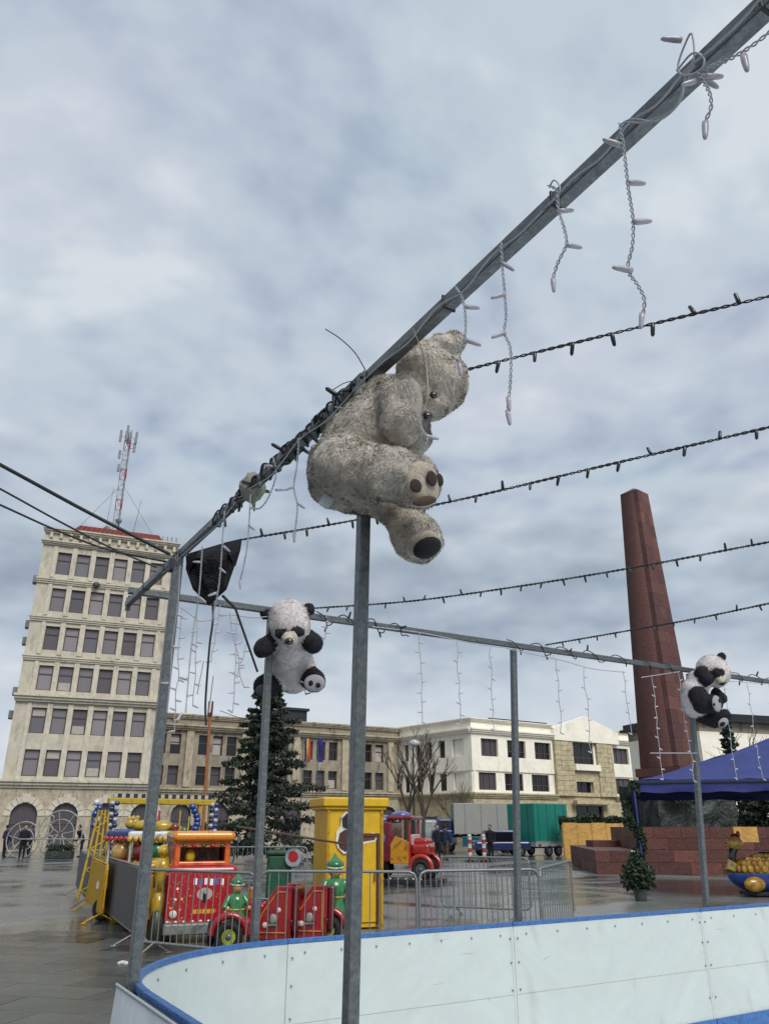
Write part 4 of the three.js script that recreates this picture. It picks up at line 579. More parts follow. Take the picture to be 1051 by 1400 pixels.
{ // ---- lamp wrapped in black plastic on the corner post, its stay and cable
  const d = 4.2, o = thing('wrapped_floodlight', 'black plastic wrapped floodlight hung at the corner post', 'floodlight', at(290, 830, d)), F2 = [[256, 757], [300, 744], [328, 738], [325, 762], [310, 806], [286, 828], [264, 806], [254, 778]];
  const pts = []; for (const [x, y] of F2) { pts.push(at(x, y, d)); pts.push(at(290 + (x - 290) * .82, 785 + (y - 785) * .82, d + .14)); pts.push(at(290 + (x - 290) * .7, 780 + (y - 780) * .7, d - .09)); } pts.push(at(300, 765, d - .13), at(278, 790, d - .12));
  wobj('housing', new ConvexGeometry(pts), phy({ color: '#08090b', roughness: .6, specularIntensity: .3, bumpMap: greyN(0, 1, 5, .3), bumpScale: .02 }), o);
  wobj('folded_flap', new ConvexGeometry([at(254, 760, d - .05), at(272, 752, d - .1), at(262, 775, d - .12), at(256, 785, d - .03), at(268, 764, d - .13)]), phy({ color: '#08090b', roughness: .8, specularIntensity: .3 }), o); wobj('folded_flap', new ConvexGeometry([at(306, 742, d - .06), at(331, 736, d), at(329, 752, d - .05), at(314, 760, d - .13), at(322, 775, d - .03)]), phy({ color: '#0c0e11', roughness: .6, specularIntensity: .3 }), o);
  wobj('stay', rod(at(305, 815, d), at(322, 832, d + .2), .008), M.wireDark, o); wobj('stay', rod(at(322, 832, d + .2), at(352, 918, d + .6), .007), M.wireDark, o);
  const cab = thing('power_cable', 'dark power cable hanging below the black wrapped floodlight', 'cable', at(285, 990, d)); wobj('cable', tube([at(291, 822, d), at(291, 850, d), at(287, 880, d), at(283, 930, d), at(281, 965, d), at(282, 992, d)], .0062, 60, 6), M.wireDark, cab);
  const w1 = thing('stay_cable', 'thick black cable running to the frame corner past the tall block', 'cable', onNear(235, 760)), e = onNear(233, 758);
  wobj('cable', tube([e, at(120, 700, 4.0), at(0, 635, 3.6), at(-200, 528, 3)], .0105, 60, 6), M.wireDark, w1);
  const w2 = thing('overhead_wire', 'upper grey wire sagging from the frame corner past the red roof', 'cable', onNear(215, 775)); wobj('cable', tube([onNear(215, 776), at(150, 748, 4.3), at(80, 712, 4.1), at(0, 668, 3.8), at(-200, 560, 3)], .006, 60, 6), M.steelDark, w2);
  const w3 = thing('overhead_wire', 'lower grey wire sagging from the frame corner past the tall block', 'cable', onNear(222, 770)); wobj('cable', tube([onNear(228, 768), at(150, 752, 4.3), at(80, 726, 4.1), at(0, 690, 3.8), at(-200, 600, 3)], .006, 60, 6), M.steelDark, w3);
  { const pl = thing('tape_wrap', 'black plastic tape wrapped on the near beam next to the bear', 'tape', onNear(490, 528)); for (const [x, l] of [[488, .07], [442, .05], [398, .06]]) { const c2 = onNear(x, 744 - (x - 262) * .937).setY(BEAM); const g = bar(c2.clone().addScaledVector(aD, -l), c2.clone().addScaledVector(aD, l), .05, .05), p = g.attributes.position; for (let i = 0; i < p.count; i++) { const k = .012 * fbm(p.getX(i) * 40, p.getY(i) * 40, p.getZ(i) * 40, 3); p.setXYZ(i, p.getX(i) + k, p.getY(i) + k, p.getZ(i) - k); } wobj('tape_band', g, M.bag, pl); } }
  const tw = thing('bent_wire', 'thin bent wire sticking up from the near beam above the bear', 'wire', onNear(498, 505)); wobj('wire', tube([onNear(499, 505), onNear(485, 482), onNear(465, 463), onNear(445, 450)], .0022, 20, 5), M.steelDark, tw); wobj('wire', tube([onNear(487, 520), onNear(470, 524), onNear(452, 535)], .0018, 20, 5), M.steelDark, tw);
  const rg = thing('rag_knot', 'grey rag knotted round the near beam', 'rag', onNear(345, 668)); const q = onNear(345, 664); q.y = BEAM; { const g = new THREE.IcosahedronGeometry(.055, 3), p = g.attributes.position; for (let i = 0; i < p.count; i++) { const v = V3().fromBufferAttribute(p, i), k = 1 + .45 * fbm(v.x * 28, v.y * 28, v.z * 28, 3); p.setXYZ(i, v.x * k, v.y * k * 1.2, v.z * k); } g.computeVertexNormals(); wobj('knot', g.translate(q.x, q.y, q.z), std({ color: '#77776c', roughness: 1 }), rg); wobj('rag_end', rod(q, q.clone().add(V3(.02, -.12, .02)), .02, .004, 6), std({ color: '#77776c', roughness: 1 }), rg); }
}
// ================================================================ TENT AND RIDES
const gp = (px, d, y = 0) => V3(at(px, 1130, d).x, y, -d);      // on the ground, d metres ahead, under that column of the picture
{ // ---- blue tent
  const P0 = at(862, 1068, 21), h = P0.y, s = V3(2.1, 0, -6.5), fr = V3(10, 0, 3.2), o = thing('party_tent', 'blue fabric party tent with garlanded corner leg', 'tent', V3(P0.x, 0, P0.z));
  const c = [V3(0, h, 0), fr.clone().setY(h), fr.clone().add(s).setY(h), s.clone().setY(h)], ap = fr.clone().add(s).multiplyScalar(.5).setY(h + 1.85);
  const quadGrid = (a, b, t, n = 30, sag = .16) => { const p = [], ix = []; for (let i = 0; i <= n; i++) for (let j = 0; j <= n; j++) { const u = i / n, v = j / n, e = a.clone().lerp(b, u), q = e.lerp(t, v); q.y -= sag * 4 * v * (1 - v) + .16 * (1 - v) * fbm(u * 7, v * 4, 2, 3) + .05 * Math.sin(u * 3.14) * fbm(u * 18, v * 3, 7, 3); p.push(q.x, q.y, q.z); } for (let i = 0; i < n; i++) for (let j = 0; j < n; j++) { const k = i * (n + 1) + j; ix.push(k, k + n + 1, k + 1, k + 1, k + n + 1, k + n + 2); } const g = new THREE.BufferGeometry(); g.setAttribute('position', new THREE.Float32BufferAttribute(p, 3)); g.setIndex(ix); g.computeVertexNormals(); return g; };
  for (let k = 0; k < 4; k++) obj('roof_panel', quadGrid(c[k], c[(k + 1) % 4], ap), M.tent, o);
  for (let k = 0; k < 4; k++) { const a = c[k], b = c[(k + 1) % 4], p = [], ix = [], n = 40; for (let i = 0; i <= n; i++) for (let j = 0; j <= 3; j++) { const q = a.clone().lerp(b, i / n); const out = V3(b.z - a.z, 0, a.x - b.x).normalize(); q.y += .015 - j * .1 + .02 * Math.sin(i * 1.7) * j / 3; q.addScaledVector(out, -.03 * fbm(i * .4, j * .4, k, 2) * j); p.push(q.x, q.y, q.z); } for (let i = 0; i < n; i++) for (let j = 0; j < 3; j++) { const q = i * 4 + j; ix.push(q, q + 1, q + 4, q + 1, q + 5, q + 4); } const g = new THREE.BufferGeometry(); g.setAttribute('position', new THREE.Float32BufferAttribute(p, 3)); g.setIndex(ix); g.computeVertexNormals(); obj('valance', g, M.tent, o); }
  for (const q of c) { obj('leg', bar(q.clone().setY(0), q, .07, .07, V3(1, 0, 0)), M.steelDark, o); }
  obj('leg_sleeve', bar(c[0].clone().setY(.15).add(V3(.02, 0, .07)), c[0].clone().add(V3(.02, 0, .07)), .13, .05, V3(1, 0, 0)), M.tent, o);
  for (let k = 0; k < 4; k++) obj('eave_bar', bar(c[k].clone().setY(h - .05), c[(k + 1) % 4].clone().setY(h - .05), .05, .05), M.steelDark, o);
  const gl = thing('garland', 'dark leafy garland wound round the tent corner leg', 'garland', V3(P0.x, 0, P0.z)); obj('foliage', leafCloud(2600, () => { const y = rr(.7, h), a = y * 5 + rr(-1, 1); const r = rr(.06, .24); return [V3(Math.cos(a) * r - .05, y, Math.sin(a) * r)]; }, .07, greens), M.needle, gl); obj('bow', [sph(.07, -.2, 1.05, .15, 1, .8, .6), sph(.07, -.16, .92, .17, .7, 1.1, .6)], paint('#d5d3cf'), gl);
  const b = at(873, 1205, 20.6), pl = thing('potted_shrub', 'spiky green shrub in a pot at the tent corner', 'plant', V3(b.x, 0, -20.6)); obj('foliage', leafCloud(2400, () => { const a = rr(0, 6.283), e = rr(.05, 1), r = .38 * e * Math.sqrt(rnd()) + .03; return [V3(Math.cos(a) * r, .28 + .75 * rnd() * (1.15 - e * .6), Math.sin(a) * r)]; }, .1, greens), M.needle, pl); obj('pot', lathe([[0, 0], [.13, 0], [.17, .26], [.15, .26], [.14, .22], [0, .22]], 14), paint('#5c6661'), pl);
}
{ // ---- yellow scaly boat ride beside the tent
  const p = gp(1040, 22, 0), o = thing('kiddie_boat_ride', 'yellow scaly boat shaped ride with bird head and blue hull', 'ride', p, .15);
  const hull = new THREE.SphereGeometry(1, 28, 14, 0, Math.PI * 2, Math.PI * .48, Math.PI * .52).scale(1.15, .5, .5).translate(0, .52, 0); obj('hull', hull, gloss('#24499c'), o);
  const bd = sph(1, 0, .62, 0, 1.05, .38, .48, 28); obj('body', bd, gloss('#c69a2e'), o);
  for (let r = 0; r < 4; r++) for (let k = 0; k < 13; k++) { const t = -1.15 + k * .19 + (r % 2) * .09, f = .15 + r * .3, x = Math.sin(t) * 1.04 * Math.cos(f), y = .62 + .38 * Math.sin(f), z = .48 * Math.cos(f) * Math.sqrt(Math.max(0, 1 - Math.pow(x / 1.05, 2))); obj('scale', sph(.095, x, y - .03, z, 1, 1, .45, 8), gloss((k + r) % 3 ? '#d2a43a' : '#b9762c'), o); }
  obj('neck', tube([V3(-.95, .7, 0), V3(-.98, .95, 0), V3(-.85, 1.15, 0)], .1, 14, 10), gloss('#1f1d22'), o); const hd = obj('head', sph(.19, -.83, 1.24, 0, 1.15, .85, .9), gloss('#d8b04a'), o); obj('crest', [sph(.13, -.8, 1.37, 0, 1.1, .9, .6), sph(.07, -.7, 1.46, 0, .8, 1.2, .5)], gloss('#8f2f24'), hd); obj('beak', new THREE.ConeGeometry(.07, .2, 10).rotateZ(Math.PI / 2).translate(-1.08, 1.22, 0), gloss('#d0912c'), hd);
  obj('fin', poly([[0, 0], [.3, -.1], [.26, .1], [.08, .2]], .04, .015).translate(-1.24, .66, .12), gloss('#bfa04a'), o); obj('fin', poly([[0, 0], [.26, -.08], [.22, .12]], .04, .015).translate(-1.2, .6, -.2), gloss('#bfa04a'), o); obj('foot_float', sph(.24, -.72, .3, .42, 1.2, .75, .6), gloss('#c7952f'), o);
  obj('seat', rb(.9, .18, .5, .35, .95, 0, .06), gloss('#4a2422'), o); obj('base', rb(1.5, .1, .8, .05, .07, 0, .03), M.steelDark, o);
}
{ // ---- yellow ticket booth
  const d = 15.4, p = gp(476, d), o = thing('ticket_booth', 'tall yellow ticket booth with a cut-out figure stuck on its front', 'booth', p, .36), y = std({ map: mottled('#c8a012', .1, 5, 1.5, 256, .12), roughness: .5 }), h = 1.98, w = 1.08, dp = .8;
  obj('wall', rb(w, h, dp, 0, h / 2 + .02, 0, .02), y, o); obj('roof', [rb(w + .18, .16, dp + .18, 0, h + .08, 0, .03), rb(w + .1, .06, dp + .1, 0, h - .02, 0, .02)], y, o);
  const dr = obj('door', rb(.46, 1.35, .03, .17, .78, dp / 2 + .012, .01), y, o); obj('door_frame', [bx(.05, 1.42, .05, -.09, .78, dp / 2 + .03), bx(.05, 1.42, .05, .43, .78, dp / 2 + .03), bx(.57, .05, .05, .17, 1.51, dp / 2 + .03)], std({ color: '#4a2a20', roughness: .6 }), dr); obj('handle', rod(V3(.36, .75, dp / 2 + .06), V3(.36, .9, dp / 2 + .06), .012), M.galv, dr);
  obj('corner_trim', [bx(.05, h, .03, w / 2 - .03, h / 2, dp / 2 + .016), bx(.05, h, .03, -w / 2 + .03, h / 2, dp / 2 + .016)], paint('#b88f10', .5), o);
  // flat cut-out of a person with one arm held out
  const z = dp / 2 + .02, S = (pts) => pts.map(([x, yy]) => [x, yy]);
  const st = obj('cut_out', [poly(S([[-.37, 1.42], [-.33, 1.3], [-.22, 1.2], [-.06, 1.22], [.02, 1.34], [.16, 1.36], [.38, 1.4], [.42, 1.46], [.36, 1.55], [.2, 1.52], [.02, 1.56], [.0, 1.62], [.03, 1.78], [-.06, 1.88], [-.2, 1.9], [-.29, 1.8], [-.28, 1.66], [-.36, 1.56]]), .012).translate(0, 0, z)], paint('#e5e0d2', .6), o);
  obj('arm', poly(S([[-.02, 1.42], [.14, 1.4], [.36, 1.43], [.38, 1.46], [.34, 1.5], [.24, 1.49], [.02, 1.53], [-.06, 1.5]]), .006).translate(0, 0, z + .014), paint('#6b3324', .6), st); obj('torso', poly(S([[-.33, 1.4], [-.3, 1.3], [-.2, 1.24], [-.08, 1.26], [-.03, 1.5], [-.06, 1.58], [-.2, 1.6], [-.3, 1.54]]), .006).translate(0, 0, z + .014), paint('#4b2a20', .6), st); obj('hair', poly(S([[-.25, 1.66], [-.26, 1.78], [-.18, 1.87], [-.07, 1.85], [-.01, 1.78], [-.03, 1.64], [-.14, 1.6]]), .008).translate(0, 0, z + .02), paint('#17110f', .6), st);
  const pc = thing('wooden_pole', 'thin grey pole sloping down to the yellow booth', 'pole', at(470, 1155, d - .9)); wobj('pole', rod(at(323, 1130, d - 1.5), at(472, 1154, d - .75), .022, .018, 8), M.bark, pc); wobj('end_cap', rod(at(323, 1130, d - 1.5), at(325, 1130.3, d - 1.5), .026, .026, 8), M.steelDark, pc);
}
function canvasTex(w, h, f) { const c = document.createElement('canvas'); c.width = w; c.height = h; const g = c.getContext('2d'); f(g); const t = new THREE.CanvasTexture(c); t.colorSpace = THREE.SRGBColorSpace; return t; }
function printQuad(w, h, x, y, z, t, rough = .35) { const g = new THREE.PlaneGeometry(w, h).translate(x, y, z); const m = new THREE.Mesh(g, phy({ map: t, roughness: rough, clearcoat: .5, clearcoatRoughness: .15 })); m.name = 'printed_panel'; return m; }
const flecks = (g, w, h, base, cols, n, s) => { g.fillStyle = base; g.fillRect(0, 0, w, h); for (let i = 0; i < n; i++) { g.fillStyle = cols[Math.floor(rnd() * cols.length)]; g.beginPath(); g.ellipse(rr(0, w), rr(0, h), rr(1, s), rr(1, s), rr(0, 3), 0, 7); g.fill(); } };
function figure(parent, x, y, z, s, turn = 0) { // moulded green-clad rider: body, hat, face, arm, boots
  const f = new THREE.Group(); f.name = 'rider_figure'; f.position.set(x, y, z); f.scale.setScalar(s); f.rotation.y = turn; parent.add(f); f.userData.label = 'moulded rider figure in green tunic and hat';
  obj('tunic', lathe([[0, 0], [.24, 0], [.25, .06], [.17, .28], [.2, .42], [.15, .52], [.07, .58], [0, .58]], 18), gloss('#1f7a3c'), f); obj('belt', new THREE.TorusGeometry(.168, .022, 6, 20).rotateX(Math.PI / 2).translate(0, .27, 0), gloss('#c6b033'), f);
  obj('face', sph(.125, 0, .69, .02, 1, 1.05, 1), gloss('#c98e5e'), f); const ht = obj('hat', [sph(.15, 0, .76, -.01, 1.02, .7, 1.1), new THREE.ConeGeometry(.13, .22, 14).rotateX(-.5).translate(0, .86, -.06)], gloss('#1c7338'), f); obj('hat_band', new THREE.TorusGeometry(.14, .02, 6, 20).rotateX(Math.PI / 2 + .15).translate(0, .735, .0), gloss('#bcc6a8'), f); obj('hair', sph(.12, 0, .68, -.05, 1.02, .9, .9), gloss('#8f4a22'), f);
  for (const q of [-1, 1]) { obj('arm', [rod(V3(.16 * q, .48, 0), V3(.26 * q, .32, .1), .065, .055), sph(.065, .16 * q, .48, 0), sph(.06, .26 * q, .32, .1)], gloss('#1f7a3c'), f); obj('hand', sph(.05, .22 * q, .3, .2), gloss('#c98e5e'), f); obj('leg', [rod(V3(.1 * q, .06, .05), V3(.13 * q, -.1, .24), .075, .065), rod(V3(.13 * q, -.1, .24), V3(.12 * q, -.32, .2), .065, .05), sph(.065, .13 * q, -.1, .24), sph(.07, .12 * q, -.34, .25, .8, .7, 1.4)], gloss('#c9ab2b'), f); }
  return f;
}
function wheel(parent, r, w, x, y, z, hub, turn = 0) { const t = obj('wheel', new THREE.TorusGeometry(r * .74, r * .27, 10, 22).scale(1, 1, w / (r * .54)).rotateY(turn).translate(x, y, z), M.rubber, parent); obj('hub', [wheelGeo(r * .5, w * .8, 18).rotateY(turn).translate(x, y, z)], hub, t); const a = V3(Math.sin(turn), 0, Math.cos(turn)); for (const s of [-1, 1]) obj('hub_cap', sph(r * .2, 0, 0, 0, 1, 1, .5).rotateY(turn).translate(x + a.x * w * .42 * s, y, z + a.z * w * .42 * s), M.galv, t); return t; }
{ // ---- red coin-operated bus
  const d = 13.4, p = gp(284, d), o = thing('kiddie_bus_ride', 'red and orange ride bus with rounded orange roof behind the barrier', 'ride', p, .34), red = gloss('#a8141c'), or = gloss('#d9641c'), W = 1.12, L = 1.7;
  obj('body', [rb(W, .76, L, 0, .63, -L / 2, .09, 3), rb(W * .98, .2, .5, 0, .98, -.28, .09, 3)], red, o);
  const z0 = -.35, cab = obj('cab', [rb(.09, .5, .09, -.4, 1.22, z0, .03), rb(.09, .5, .09, .4, 1.22, z0, .03), rb(.9, .14, .08, 0, 1.06, z0, .03), rb(.9, .12, .08, 0, 1.4, z0, .03), rb(.08, .5, 1.1, -.42, 1.22, z0 - .6, .03), rb(.08, .5, 1.1, .42, 1.22, z0 - .6, .03), rb(.9, .5, .08, 0, 1.22, z0 - 1.15, .03)], or, o); obj('roof', rb(1.0, .16, 1.4, 0, 1.5, z0 - .55, .075, 3), gloss('#e08a12'), o);
  obj('back_panel', rb(.7, .3, .04, 0, 1.22, z0 - .5, .01), paint('#a59d8e', .6), cab); obj('driver_head', sph(.1, -.18, 1.2, z0 - .15, .9, 1.1, .9), gloss('#d4b81f'), cab); for (let k = 0; k < 4; k++) obj('pane_bar', bx(.025, .3, .03, -.1 + k * .1, 1.22, z0 - .3), paint('#4b2a2a'), cab);
  for (let k = 0; k < 5; k++) obj('roof_lamp', sph(.035, -.3 + k * .15, 1.36, z0 + .06), gloss(k % 2 ? '#a3261d' : '#3f4a22'), cab);
  const pt = printQuad(W * .95, .7, 0, .63, .006, canvasTex(384, 256, (g) => { flecks(g, 384, 256, '#9c121b', ['#b02326', '#7d0b14', '#c24a34', '#a3573c', '#c7872c'], 260, 6); for (let i = 0; i < 6; i++) { g.fillStyle = ['#dfe3ee', '#4d62a8', '#e6d9e0'][i % 3]; g.fillRect(140 + i * 30, 30 + (i % 2) * 4, 19, 34); } g.fillStyle = '#a89a90'; g.beginPath(); g.ellipse(206, 112, 44, 32, 0, 0, 7); g.fill(); g.fillStyle = '#1c1a24'; g.fillRect(196, 96, 24, 62); g.fillStyle = '#8f949c'; g.beginPath(); g.ellipse(212, 98, 13, 15, 0, 0, 7); g.fill(); g.fillStyle = '#c79a2a'; for (let i = 0; i < 5; i++) g.fillRect(148 + i * 25, 190, 20, 22); for (let i = 0; i < 16; i++) { g.fillStyle = ['#d8b24a', '#e3d6c4', '#5d2a1e', '#3f6a34'][i % 4]; g.beginPath(); g.ellipse(rr(10, 120), rr(10, 240), rr(4, 9), rr(4, 12), rr(0, 3), 0, 7); g.fill(); } })); o.add(pt);
  const pt2 = printQuad(.8, .12, 0, 1.4, z0 + .044, canvasTex(256, 40, (g) => flecks(g, 256, 40, '#c8641e', ['#a3261d', '#d9a02a', '#3f4a22', '#b8321e'], 60, 9))); o.add(pt2); const pt3 = printQuad(1.5, .62, 0, 0, 0, canvasTex(384, 160, (g) => flecks(g, 384, 160, '#6d2418', ['#c79a2a', '#2a1a14', '#a83a22', '#d8c07a', '#3a4a2a'], 220, 10))); pt3.rotation.y = -Math.PI / 2; pt3.position.set(-W / 2 - .006, .64, -L / 2); o.add(pt3);
  obj('bumper', [rb(W, .16, .14, 0, .2, .05, .03)], paint('#7b7f7c', .4), o); for (let k = 0; k < 9; k++) obj('bumper_light', sph(.022, -.5 + k * .125, .3, .05, 1.4, .8, 1, 8), paint('#e3ded4'), o);
  for (const q of [-1, 1]) { obj('head_lamp', [sph(.06, .42 * q, .4, .02, 1, 1, .5)], paint('#d8d4c8', .2), o); obj('mirror', [rod(V3(.5 * q, 1.1, z0), V3(.56 * q, 1.42, z0 + .05), .014), rb(.05, .13, .03, .57 * q, 1.46, z0 + .05, .01)], M.galv, o); for (const zz of [-.35, -1.3]) wheel(o, .2, .12, .54 * q, .2, zz, paint('#c8b32a'), Math.PI / 2); }
  obj('side_figure', [lathe([[0, 0], [.12, 0], [.14, .3], [.09, .42], [0, .44]], 12).translate(-.6, .75, -.5), sph(.1, -.6, 1.28, -.5)], gloss('#d0a81e'), o); obj('side_figure', [lathe([[0, 0], [.11, 0], [.13, .3], [.08, .42], [0, .44]], 12).translate(-.62, .25, -.35)], gloss('#caa21e'), o); obj('side_figure', lathe([[0, 0], [.12, 0], [.11, .25], [.06, .4], [0, .42]], 12).translate(-.66, .05, .02), paint('#3a3f2c'), o);
}
{ // ---- little red train: two engines with riders, two wagons
  const red = gloss('#97121a'), gold = paint('#c07a2c', .4);
  const engine = (label, px, d, turn, fs, fx, fy) => { const o = thing('ride_engine', label, 'ride', gp(px, d), turn); obj('hull', [rb(.56, .3, .8, .04, .28, -.12, .1, 3), rb(.16, .5, .6, .3, .42, -.1, .07, 3)], red, o); obj('mudguard', [new THREE.TorusGeometry(.25, .05, 8, 16, Math.PI).translate(.0, .22, .4)], red, o); wheel(o, .2, .12, .0, .2, .42, paint('#9aa82a'), 0); wheel(o, .18, .1, -.3, .18, -.3, paint('#b4c42a'), Math.PI / 2); obj('chimney', lathe([[0, 0], [.05, 0], [.04, .14], [.06, .18], [0, .18]], 12).translate(.28, .64, .1), gold, o); figure(o, fx, fy, .12, fs, .3); return o; };
  engine('red ride engine with green rider and lime wheel hub beside the bus', 325, 12.8, .12, .72, .06, .33);
  engine('red ride engine with green rider in front of the yellow booth', 460, 13.6, -.15, .92, .02, .38);
  const wagon = (label, px, d) => { const o = thing('ride_wagon', label, 'ride', gp(px, d), -.12); const side = poly([[-.32, .12], [.26, .12], [.26, .8], [.06, .8], [-.2, .45]], .06, .02); obj('side_panel', side.clone().translate(0, 0, .3), red, o); obj('side_panel', side.clone().translate(0, 0, -.36), red, o); obj('seat', [rb(.6, .1, .6, 0, .32, 0, .03), rb(.1, .62, .6, .32, .5, 0, .04)], gloss('#5c1015'), o); const tr = []; for (const [a, b] of [[[-.24, .2], [-.15, .45]], [[-.15, .45], [.07, .74]], [[.07, .74], [.21, .74]], [[.21, .74], [.21, .2]], [[.21, .2], [-.24, .2]]]) tr.push(rod(V3(a[0], a[1], .385), V3(b[0], b[1], .385), .012, .012, 6)); obj('gold_trim', tr, gold, o); obj('bell_ornament', [sph(.06, .02, .38, .39, 1, 1.2, .4), rb(.14, .03, .02, .02, .3, .39, .01)], paint('#8d8c86'), o); obj('star_ornament', [sph(.04, -.1, .3, .39, 1, 1, .4), sph(.035, .1, .5, .39, 1, 1, .4)], paint('#cfc4b4'), o); for (const x of [-.2, .2]) wheel(o, .1, .06, x, .1, .3, gold, 0); };
  wagon('red ride wagon with gold trim nearest the bus engine', 386, 13.2); wagon('red ride wagon with gold trim coupled to the engine by the booth', 432, 13.4);
  const s = thing('bench_ride', 'low red ride seat with white rail between the post and the wagons', 'ride', gp(357, 13.6), 0); obj('seat', rb(.34, .5, .5, 0, .3, 0, .06), red, s); obj('rail', rod(V3(-.15, .62, .2), V3(.2, .6, .2), .014), M.barrier, s);
  const g2 = thing('waste_container', 'dark green bin beyond the barriers with a round red sign', 'bin', gp(386, 20), .1); obj('body', rb(.62, .95, .6, 0, .55, 0, .05), paint('#174f37', .5), g2); obj('lid', rb(.68, .1, .66, 0, 1.07, 0, .04), paint('#123f2c', .5), g2); obj('wheel', wheelGeo(.08, .05).translate(-.25, .08, .25), M.rubber, g2);
  const sg = thing('round_sign', 'round red and white sign board beside the green bin', 'sign', gp(403, 19.6), -.2); obj('board', wheelGeo(.2, .03, 24).translate(0, .98, 0), paint('#9aa3ad'), sg); obj('disc', wheelGeo(.12, .034, 24).translate(0, 1.0, .003), paint('#b3242c'), sg); obj('stand', bx(.08, .9, .04, 0, .45, -.03), M.bench, sg);
}
{ // ---- red and yellow toy truck
  const d = 26, o = thing('kiddie_truck_ride', 'red toy truck ride with purple roof and yellow door', 'ride', gp(552, d), -.35), red = gloss('#a8261a'), y0 = .12;
  obj('box', rb(1.0, 1.15, 1.1, -.75, 1.1 + y0, 0, .06), gloss('#6d1630'), o); obj('cab', [rb(.66, .6, 1.0, .02, .8 + y0, 0, .05), rb(.07, .7, .07, -.28, 1.38 + y0, .45, .02), rb(.07, .7, .07, .33, 1.38 + y0, .45, .02), rb(.07, .7, .07, .33, 1.38 + y0, -.45, .02), rb(.07, .7, .07, -.28, 1.38 + y0, -.45, .02)], red, o); obj('roof', rb(.85, .12, 1.15, .03, 1.78 + y0, 0, .05), gloss('#7e1c22'), o); obj('roof_ornament', [sph(.32, -.75, 1.72 + y0, 0, 1.3, .5, 1.2), sph(.25, -.1, 1.86 + y0, 0, 1.3, .5, 1.2)], gloss('#5a5a9c'), o);
  obj('door', poly([[-.25, .5], [.3, .5], [.3, 1.1], [-.1, 1.25], [-.25, 1.0]], .04, .01).translate(0, y0, .5), gloss('#c78a24'), o); obj('bonnet', [rb(.6, .36, .75, .62, .88 + y0, 0, .12, 3), rb(.5, .2, .6, .6, 1.1 + y0, 0, .09, 3)], red, o); obj('windscreen_hood', rb(.12, .32, .7, .36, 1.15 + y0, 0, .04), paint('#b9a7a4'), o);
  for (const q of [-1, 1]) { obj('mudguard', new THREE.TorusGeometry(.34, .08, 8, 18, Math.PI).translate(.68, .36 + y0, .46 * q), red, o); wheel(o, .3, .16, .68, .34 + y0, .46 * q, M.galv, 0); wheel(o, .3, .16, -.8, .34 + y0, .48 * q, M.galv, 0); }
  obj('round_picture', wheelGeo(.2, .02, 20).translate(-.62, 1.2 + y0, .56), paint('#5b7fae'), o); obj('base', rb(2.6, .14, 1.2, -.1, .12, 0, .03), M.steelDark, o); for (let k = 0; k < 9; k++) obj('base_light', sph(.03, -1.2 + k * .24, .2, .6, 1, 1, 1, 8), paint('#d8cf9a'), o);
}
{ // ---- ride gate at left: yellow frame, balloon posts, lattice
  const d = 19, L = gp(150, d), Rr = gp(286, d + 1.5), o = thing('ride_gate', 'yellow ride gate with blue and white balloon posts and checked trim', 'gate', L, Math.atan2(-(Rr.z - L.z), Rr.x - L.x)), W = L.distanceTo(Rr), yel = paint('#b99a1c', .5), H = at(220, 1095, d).y;
  obj('top_beam', rb(W + .2, .13, .16, W / 2, H, 0, .02), yel, o); obj('post', rb(.1, H, .1, 0, H / 2, 0, .02), yel, o); obj('post', rb(.1, H, .1, W - .3, H / 2, 0, .02), yel, o); obj('post', rb(.1, H, .1, W, H / 2, 0, .02), yel, o);
  for (let k = 0; k < 26; k++) obj('trim_block', bx(W / 26 - .004, .09, .06, (k + .5) * W / 26, H + .12, 0), paint(k % 2 ? '#22294a' : '#b8b29a'), o);
  const col = (x, n, h0, h1) => { for (let i = 0; i < n; i++) for (const q of [-1, 1]) obj('balloon', sph(.066, x + q * .056, h0 + (h1 - h0) * i / (n - 1), .1, 1, .85, 1, 10), gloss((i + (q > 0)) % 2 ? '#1c3270' : '#a9b0ba'), o); };
  col(.02, 15, .5, H - .05); col(W + .05, 13, .7, H - .05);
  for (let i = 0; i < 8; i++) obj('balloon', sph(.09, W - .52 + Math.sin(i * .45) * .16, H - .1 - i * .1, .08, 1, .9, 1, 10), gloss(i % 2 ? '#1f3c8c' : '#27479a'), o);
  for (let i = 0; i < 5; i++) obj('balloon', sph(.08, -.38 + (i % 2) * .08, H - .04 - i * .12, .05, 1, .9, 1, 10), gloss(i % 3 ? '#23408f' : '#c9ced6'), o);
  const lat = []; const A = [[-.32, H - .2, .1], [-.1, H - .2, .1]], B = [[-.58, .75, .3], [-.02, .75, .3]]; for (let k = 0; k < 4; k++) { const t = k / 3, a = V3(A[0][0] + (A[1][0] - A[0][0]) * t, A[0][1], .1), b = V3(B[0][0] + (B[1][0] - B[0][0]) * t, B[0][1] - .6, .25); obj('lattice_bar', rod(a, b, .026, .03, 6), yel, o); } for (let k = 0; k < 9; k++) { const t = k / 9, t2 = (k + 1) / 9, l = (u, s) => V3(A[0][0] + (B[0][0] - A[0][0]) * u, A[0][1] + (B[0][1] - .6 - A[0][1]) * u, .1 + .15 * u).lerp(V3(A[1][0] + (B[1][0] - A[1][0]) * u, A[1][1] + (B[1][1] - .6 - A[1][1]) * u, .1 + .15 * u), s); obj('lattice_bar', rod(l(t, k % 2), l(t2, 1 - k % 2), .016, .016, 5), yel, o); }
  obj('sign_board', rb(.75, .42, .05, W * .36, H - .62, -.1, .01), paint('#1d2742', .4), o);
}
